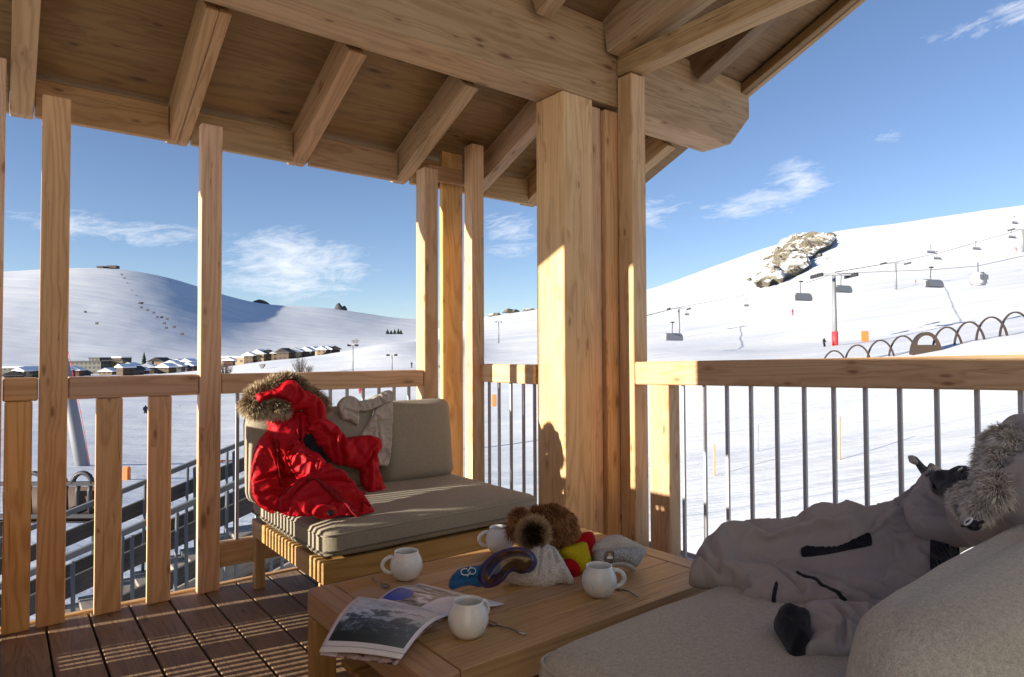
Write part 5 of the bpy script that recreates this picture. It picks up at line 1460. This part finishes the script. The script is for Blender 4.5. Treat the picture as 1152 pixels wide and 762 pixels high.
Rd = [.16, .16, .17, .07, .12, .11, .085, .07, .05, .11, .085, .07, .05, .085, .06, .05, .085, .06, .05]
bodies = skin_person('skier_body', J, Ed, Rd)
person_mats = {'dark': plain('dark_ski_suit', (.03, .03, .04), .8), 'blue': plain('blue_ski_suit', (.06, .09, .2), .8), 'red': plain('red_ski_suit', (.45, .04, .05), .8)}
body_mesh = {}
for k, m in person_mats.items():
    b = bodies.copy(); b.materials.clear(); b.materials.append(m); body_mesh[k] = b
sk_me = None
def skier(label, px, yb, r, col, rot, group=None, scale=1.):
    global sk_me
    c = at_r(px, yb, r); t = thing('person', label, 'person', tuple(c), group, rt+rot)
    b = bpy.data.objects.new('body', body_mesh[col]); COL.objects.link(b); b.parent = t
    b.scale = (scale,)*3
    for s in (-.13, .13):
        mb = MB(); mb.box((s-.05, -.95, -.02), (s+.05, .75, .02)); mb.obj('ski', 'dark_metal', t, world=False)
for args in [('skier in dark clothes, leftmost of the group of four low on the right slope', 858, 393, 165, 'dark', .4), ('skier in dark clothes, second of the group of four low on the right slope', 866, 393, 160, 'dark', -.6),
             ('skier in a blue suit, third of the group of four low on the right slope', 873.5, 392.5, 165, 'blue', .9), ('skier standing slightly apart at the right of the group of four', 884.5, 392, 165, 'dark', 2.),
             ('lone skier in dark clothes left of the group of four', 828, 390, 170, 'dark', 1.2), ('dark skier just left of the red crash pad of the main pylon', 927, 393, 108, 'dark', .5),
             ('lone dark skier crossing the slope below the gondola cabin', 1086, 357, 190, 'dark', -.9), ('skier in red standing on the slope below the dark six-seat chair', 891.5, 355, 190, 'red', .3),
             ('skier in red beside the smaller uphill pylon', 1030, 320, 270, 'red', 1.1), ('tiny skier in red far up near the right edge', 1143, 283, 300, 'red', .6),
             ('dark skier on the piste between the second and third planks', 163.5, 471, 95, 'dark', .7), ('dark skier higher up between the third plank and the third tall post', 202, 469, 110, 'dark', 1.5),
             ('skier in red seen between the bars above the beige fleece', 405, 446, 130, 'red', .1), ('dark skier on the snow above the handrail at the third post', 463, 414, 190, 'dark', .8)]:
    skier(*args)

# ---- outdoor stairs with steel rails below the balcony
st = thing('outdoor_stairs', 'weathered wooden outdoor stairs with galvanised railings below the balcony', 'stairs', (1., 6., -2.))
Y0, Y1 = 5.6, 7.0
def sp(x, y, Y): return Vector(on_y(x, y, Y))
T0, T1 = sp(75, 627, Y0), sp(275, 540, Y0)
dn = Vector((0, 0, -1.02))
A0 = T0+(T0-T1)*.45+dn; A1 = T1+(T1-T0)*.35+dn
for Y in (Y0, Y1):
    o_ = Vector((0, Y-Y0, 0))
    bar('stringer', A0+o_, A1+o_, .08, .32, 'grey_wood', st)
    bar('handrail', A0+o_-dn, A1+o_-dn, .045, .045, 'rail_steel', st)
    for hh in (.80, .50): bar('rail_board', A0+o_+Vector((0, 0, hh)), A1+o_+Vector((0, 0, hh)), .035, .13, 'dark_wood', st)
    for k in range(6):
        q = A0.lerp(A1, (k+.5)/6)+o_
        for e in (-.05, .05): tube('rail_post', [q+Vector((e, -.07, -.15)), q+Vector((e*.6, -.07, 1.0))], .014, 'rail_steel', st, 8)
for k in range(4):
    hh = .30-.19*k
    bar('siding_board', A0+Vector((0, .08, hh)), A1+Vector((0, .08, hh)), .025, .175, 'grey_wood', st)
nst = 16
for k in range(nst):
    q = A0.lerp(A1, (k+.5)/nst)
    box('tread', q.x-.16, q.x+.16, Y0+.12, Y1-.05, q.z+.165, q.z+.205, 'grey_wood', st, axis='y')
# ---- parked lift chair and slanted pylon behind the planks
pc_ = thing('lift_chair', 'big dark lift chair with slatted seat parked on the snow, seen between the planks', 'lift chair', tuple(at_r(66, 600, 17)), None, rt)
mb = MB()
V, Fc = [], []
prof_ = [(0, .10), (.16, .02), (.40, 0), (.62, .08), (.72, .25), (.74, .62)]
for x in (-1.15, 1.15):
    for y, z in prof_: V.append((x, y-.4, z+.25))
n = len(prof_)
for i in range(n-1): Fc.append((i, n+i, n+i+1, i+1))
V += [(v[0], v[1]-.02, v[2]+.05) for v in V]; m = 2*n
Fc += [tuple(k+m for k in reversed(f)) for f in Fc[:n-1]]
mesh_obj('seat_shell', V, Fc, plain('brown_seat_shell', (.075, .04, .028), .5), pc_, True)
for i in range(9):
    a = -1.1+i*.25
    mb = MB(); mb.tube([(a, -.36, .46), (a, -.40, .95), (a, -.36, 1.12)], .045, 6); mb.obj('backrest_bar', 'dark_metal', pc_, True, world=False)
mb = MB(); mb.box((-1.15, -.44, .42), (1.15, -.36, .50)); mb.obj('lower_bar', 'dark_metal', pc_, world=False)
mb = MB(); mb.box((-1.15, -.44, 1.08), (1.15, -.36, 1.16)); mb.obj('upper_bar', 'dark_metal', pc_, world=False)
for s in (-.25, .2, .75):
    mb = MB(); mb.tube([(s+.2*math.cos(q), -.4, 1.12+.22*math.sin(q)) for q in np.linspace(0, PI, 9)], .05, 6); mb.obj('headrest', 'dark_metal', pc_, True, world=False)
mb = MB()
for s in (-1.0, 1.0): mb.box((s-.05, -.4, -.6), (s+.05, .35, .27))
mb.obj('stand', 'dark_metal', pc_, world=False)
sy = thing('lift_pylon', 'slanting pale steel lift pylon behind the second tall post', 'pylon', tuple(at_r(99, 552, 42)), 'chairlift pylons')
tube('mast', [Vector(at_r(100, 560, 42)), Vector(at_r(88, 500, 42)), Vector(at_r(56.5, 335, 42))], [.34, .33, .26], 'galv', sy, 14)
lad = [Vector(at_r(104+.0, 540, 41.4)), Vector(at_r(92, 470, 41.4)), Vector(at_r(64, 335, 41.4))]
tube('ladder_rail', lad, .014, 'red_pad', sy, 5)

# ---- pieces of a part sit under that part
UNDER = {'jacket': {'fur_trim': 'hood', 'cord_lock': 'hood', 'ring': 'hood', 'drawcord': 'hood', 'cuff': 'sleeve', 'snap_fastener': 'sleeve', 'zip_flap': 'body', 'pocket_zip': 'body', 'hem_strap': 'body', 'elbow_patch': 'body', 'collar_tip': 'collar'},
         'beanie': {'badge': 'grey_band', 'badge_print': 'grey_band', 'pompom': 'knit_cap'}, 'ski_goggles': {'lens': 'frame', 'logo_ring': 'strap', 'logo_bolt': 'strap'},
         'sofa': {'piping': 'seat_cushion'}, 'house': {'gable': 'wall'}, 'gondola_cabin': {'window': 'cabin'}, 'lift_pylon': {'sheave_train': 'crossarm', 'lifting_frame': 'crossarm'},
         'bounce_wall': {'door_pane': 'door_frame'}, 'outdoor_stairs': {}, 'lift_chair': {'grip': 'hanger', 'headrest': 'upper_bar'}, 'tunnel_cabin': {'front_panel': 'shell'}}
stem = lambda o: o.name.split('.')[0]
for root in [o for o in COL.objects if o.parent is None and stem(o) in UNDER]:
    kids = list(root.children); mp_ = UNDER[stem(root)]
    for k_ in kids:
        tgt = next((q for q in kids if stem(q) == mp_.get(stem(k_))), None)
        if tgt is not None and tgt is not k_:
            k_.parent = tgt; k_.matrix_parent_inverse = tgt.matrix_basis.inverted()

# ================================================================== LIGHT
SUN_D = Vector((-1, .20, .225)).normalized()                 # towards the sun
EL = math.asin(SUN_D.z); AZ = math.atan2(SUN_D.x, SUN_D.y)
sun = bpy.data.objects.new('sun', bpy.data.lights.new('sun', 'SUN')); COL.objects.link(sun)
sun.data.energy = 5.0; sun.data.angle = math.radians(.5); sun.data.color = (1, .90, .74)
sun.rotation_euler = (-SUN_D).to_track_quat('-Z', 'Y').to_euler(); sun.location = (-20, 6, 12)

w = bpy.data.worlds.new('World'); S.world = w; w.use_nodes = True
wt = w.node_tree; wn, wl = wt.nodes, wt.links
bg = wn['Background']; bg.inputs[1].default_value = .078
sky = wn.new('ShaderNodeTexSky'); sky.sky_type = 'NISHITA'; sky.sun_disc = False
sky.sun_elevation = EL; sky.sun_rotation = AZ % (2*PI); sky.altitude = 2000; sky.air_density = 1.0; sky.dust_density = .2; sky.ozone_density = 2.0
def wm(op, a, b=0., c=None, clamp=False):
    o = wn.new('ShaderNodeMath'); o.operation = op; o.use_clamp = clamp
    for k, v in enumerate((a, b) if c is None else (a, b, c)):
        if isinstance(v, bpy.types.NodeSocket): wl.new(v, o.inputs[k])
        else: o.inputs[k].default_value = v
    return o.outputs[0]
tc = wn.new('ShaderNodeTexCoord'); sx = wn.new('ShaderNodeSeparateXYZ'); wl.new(tc.outputs['Generated'], sx.inputs[0])
az = wm('ARCTAN2', sx.outputs[0], sx.outputs[1]); el = wm('ARCSINE', sx.outputs[2])
cv = wn.new('ShaderNodeCombineXYZ'); wl.new(wm('MULTIPLY', az, 5.), cv.inputs[0]); wl.new(wm('MULTIPLY_ADD', el, 17., wm('MULTIPLY', az, -2.2)), cv.inputs[1])
def wnoise(scale, detail, rough, dist):
    o = wn.new('ShaderNodeTexNoise'); wl.new(cv.outputs[0], o.inputs['Vector'])
    o.inputs['Scale'].default_value = scale; o.inputs['Detail'].default_value = detail; o.inputs['Roughness'].default_value = rough; o.inputs['Distortion'].default_value = dist
    return o.outputs['Fac']
n1 = wnoise(2.2, 10, .66, 1.2); n2 = wnoise(7., 8, .7, .8)
wisp = wm('MULTIPLY_ADD', n1, .75, wm('MULTIPLY', n2, .35))
total = None
def pix_ae(x, y):
    d = ray(x, y); return math.atan2(d[0], d[1]), math.atan2(d[2], math.hypot(d[0], d[1]))
for x, y, rx, ry, s in [(330, 300, 85, 42, 1.25), (130, 258, 120, 18, .95), (440, 286, 34, 9, .6), (575, 262, 46, 34, .95), (738, 236, 40, 22, .9), (900, 206, 40, 28, 1.0), (830, 240, 75, 14, 1.0), (865, 222, 60, 15, .9), (995, 155, 26, 9, .8), (1095, 32, 60, 11, .85), (1150, 12, 34, 14, .95), (200, 300, 260, 34, .35), (345, 215, 70, 7, .4), (420, 340, 90, 14, .5)]:
    a_, e_ = pix_ae(x, y); ra = rx/739.3; re_ = ry/739.3
    da = wm('DIVIDE', wm('SUBTRACT', az, a_), ra); de = wm('DIVIDE', wm('SUBTRACT', el, e_), re_)
    g = wm('MULTIPLY', wm('POWER', 2.718, wm('MULTIPLY', wm('ADD', wm('MULTIPLY', da, da), wm('MULTIPLY', de, de)), -.8)), s)
    total = g if total is None else wm('MAXIMUM', total, g)
mask = wm('MULTIPLY', wm('SUBTRACT', wm('ADD', wisp, wm('MULTIPLY', total, .42)), .82), 2.9, clamp=True)
mask = wm('MULTIPLY', mask, wm('MULTIPLY', total, 1.3, clamp=True), clamp=True)
mx = wn.new('ShaderNodeMix'); mx.data_type = 'RGBA'
wl.new(wm('MULTIPLY', mask, .78), mx.inputs[0]); tint = wn.new('ShaderNodeMix'); tint.data_type = 'RGBA'; tint.blend_type = 'MULTIPLY'; tint.inputs[0].default_value = 1
wl.new(sky.outputs[0], tint.inputs[6]); tint.inputs[7].default_value = (.98, .93, 1.0, 1); wl.new(tint.outputs[2], mx.inputs[6]); mx.inputs[7].default_value = (6.2, 6.3, 6.6, 1)
wl.new(mx.outputs[2], bg.inputs[0])

S.view_settings.view_transform = 'Standard'; S.view_settings.look = 'None'
S.view_settings.exposure = 1.24; S.view_settings.gamma = 1.0
S.cycles.use_denoising = True
S.cycles.max_bounces = 10; S.cycles.diffuse_bounces = 6; S.cycles.glossy_bounces = 3
S.cycles.sample_clamp_indirect = 8
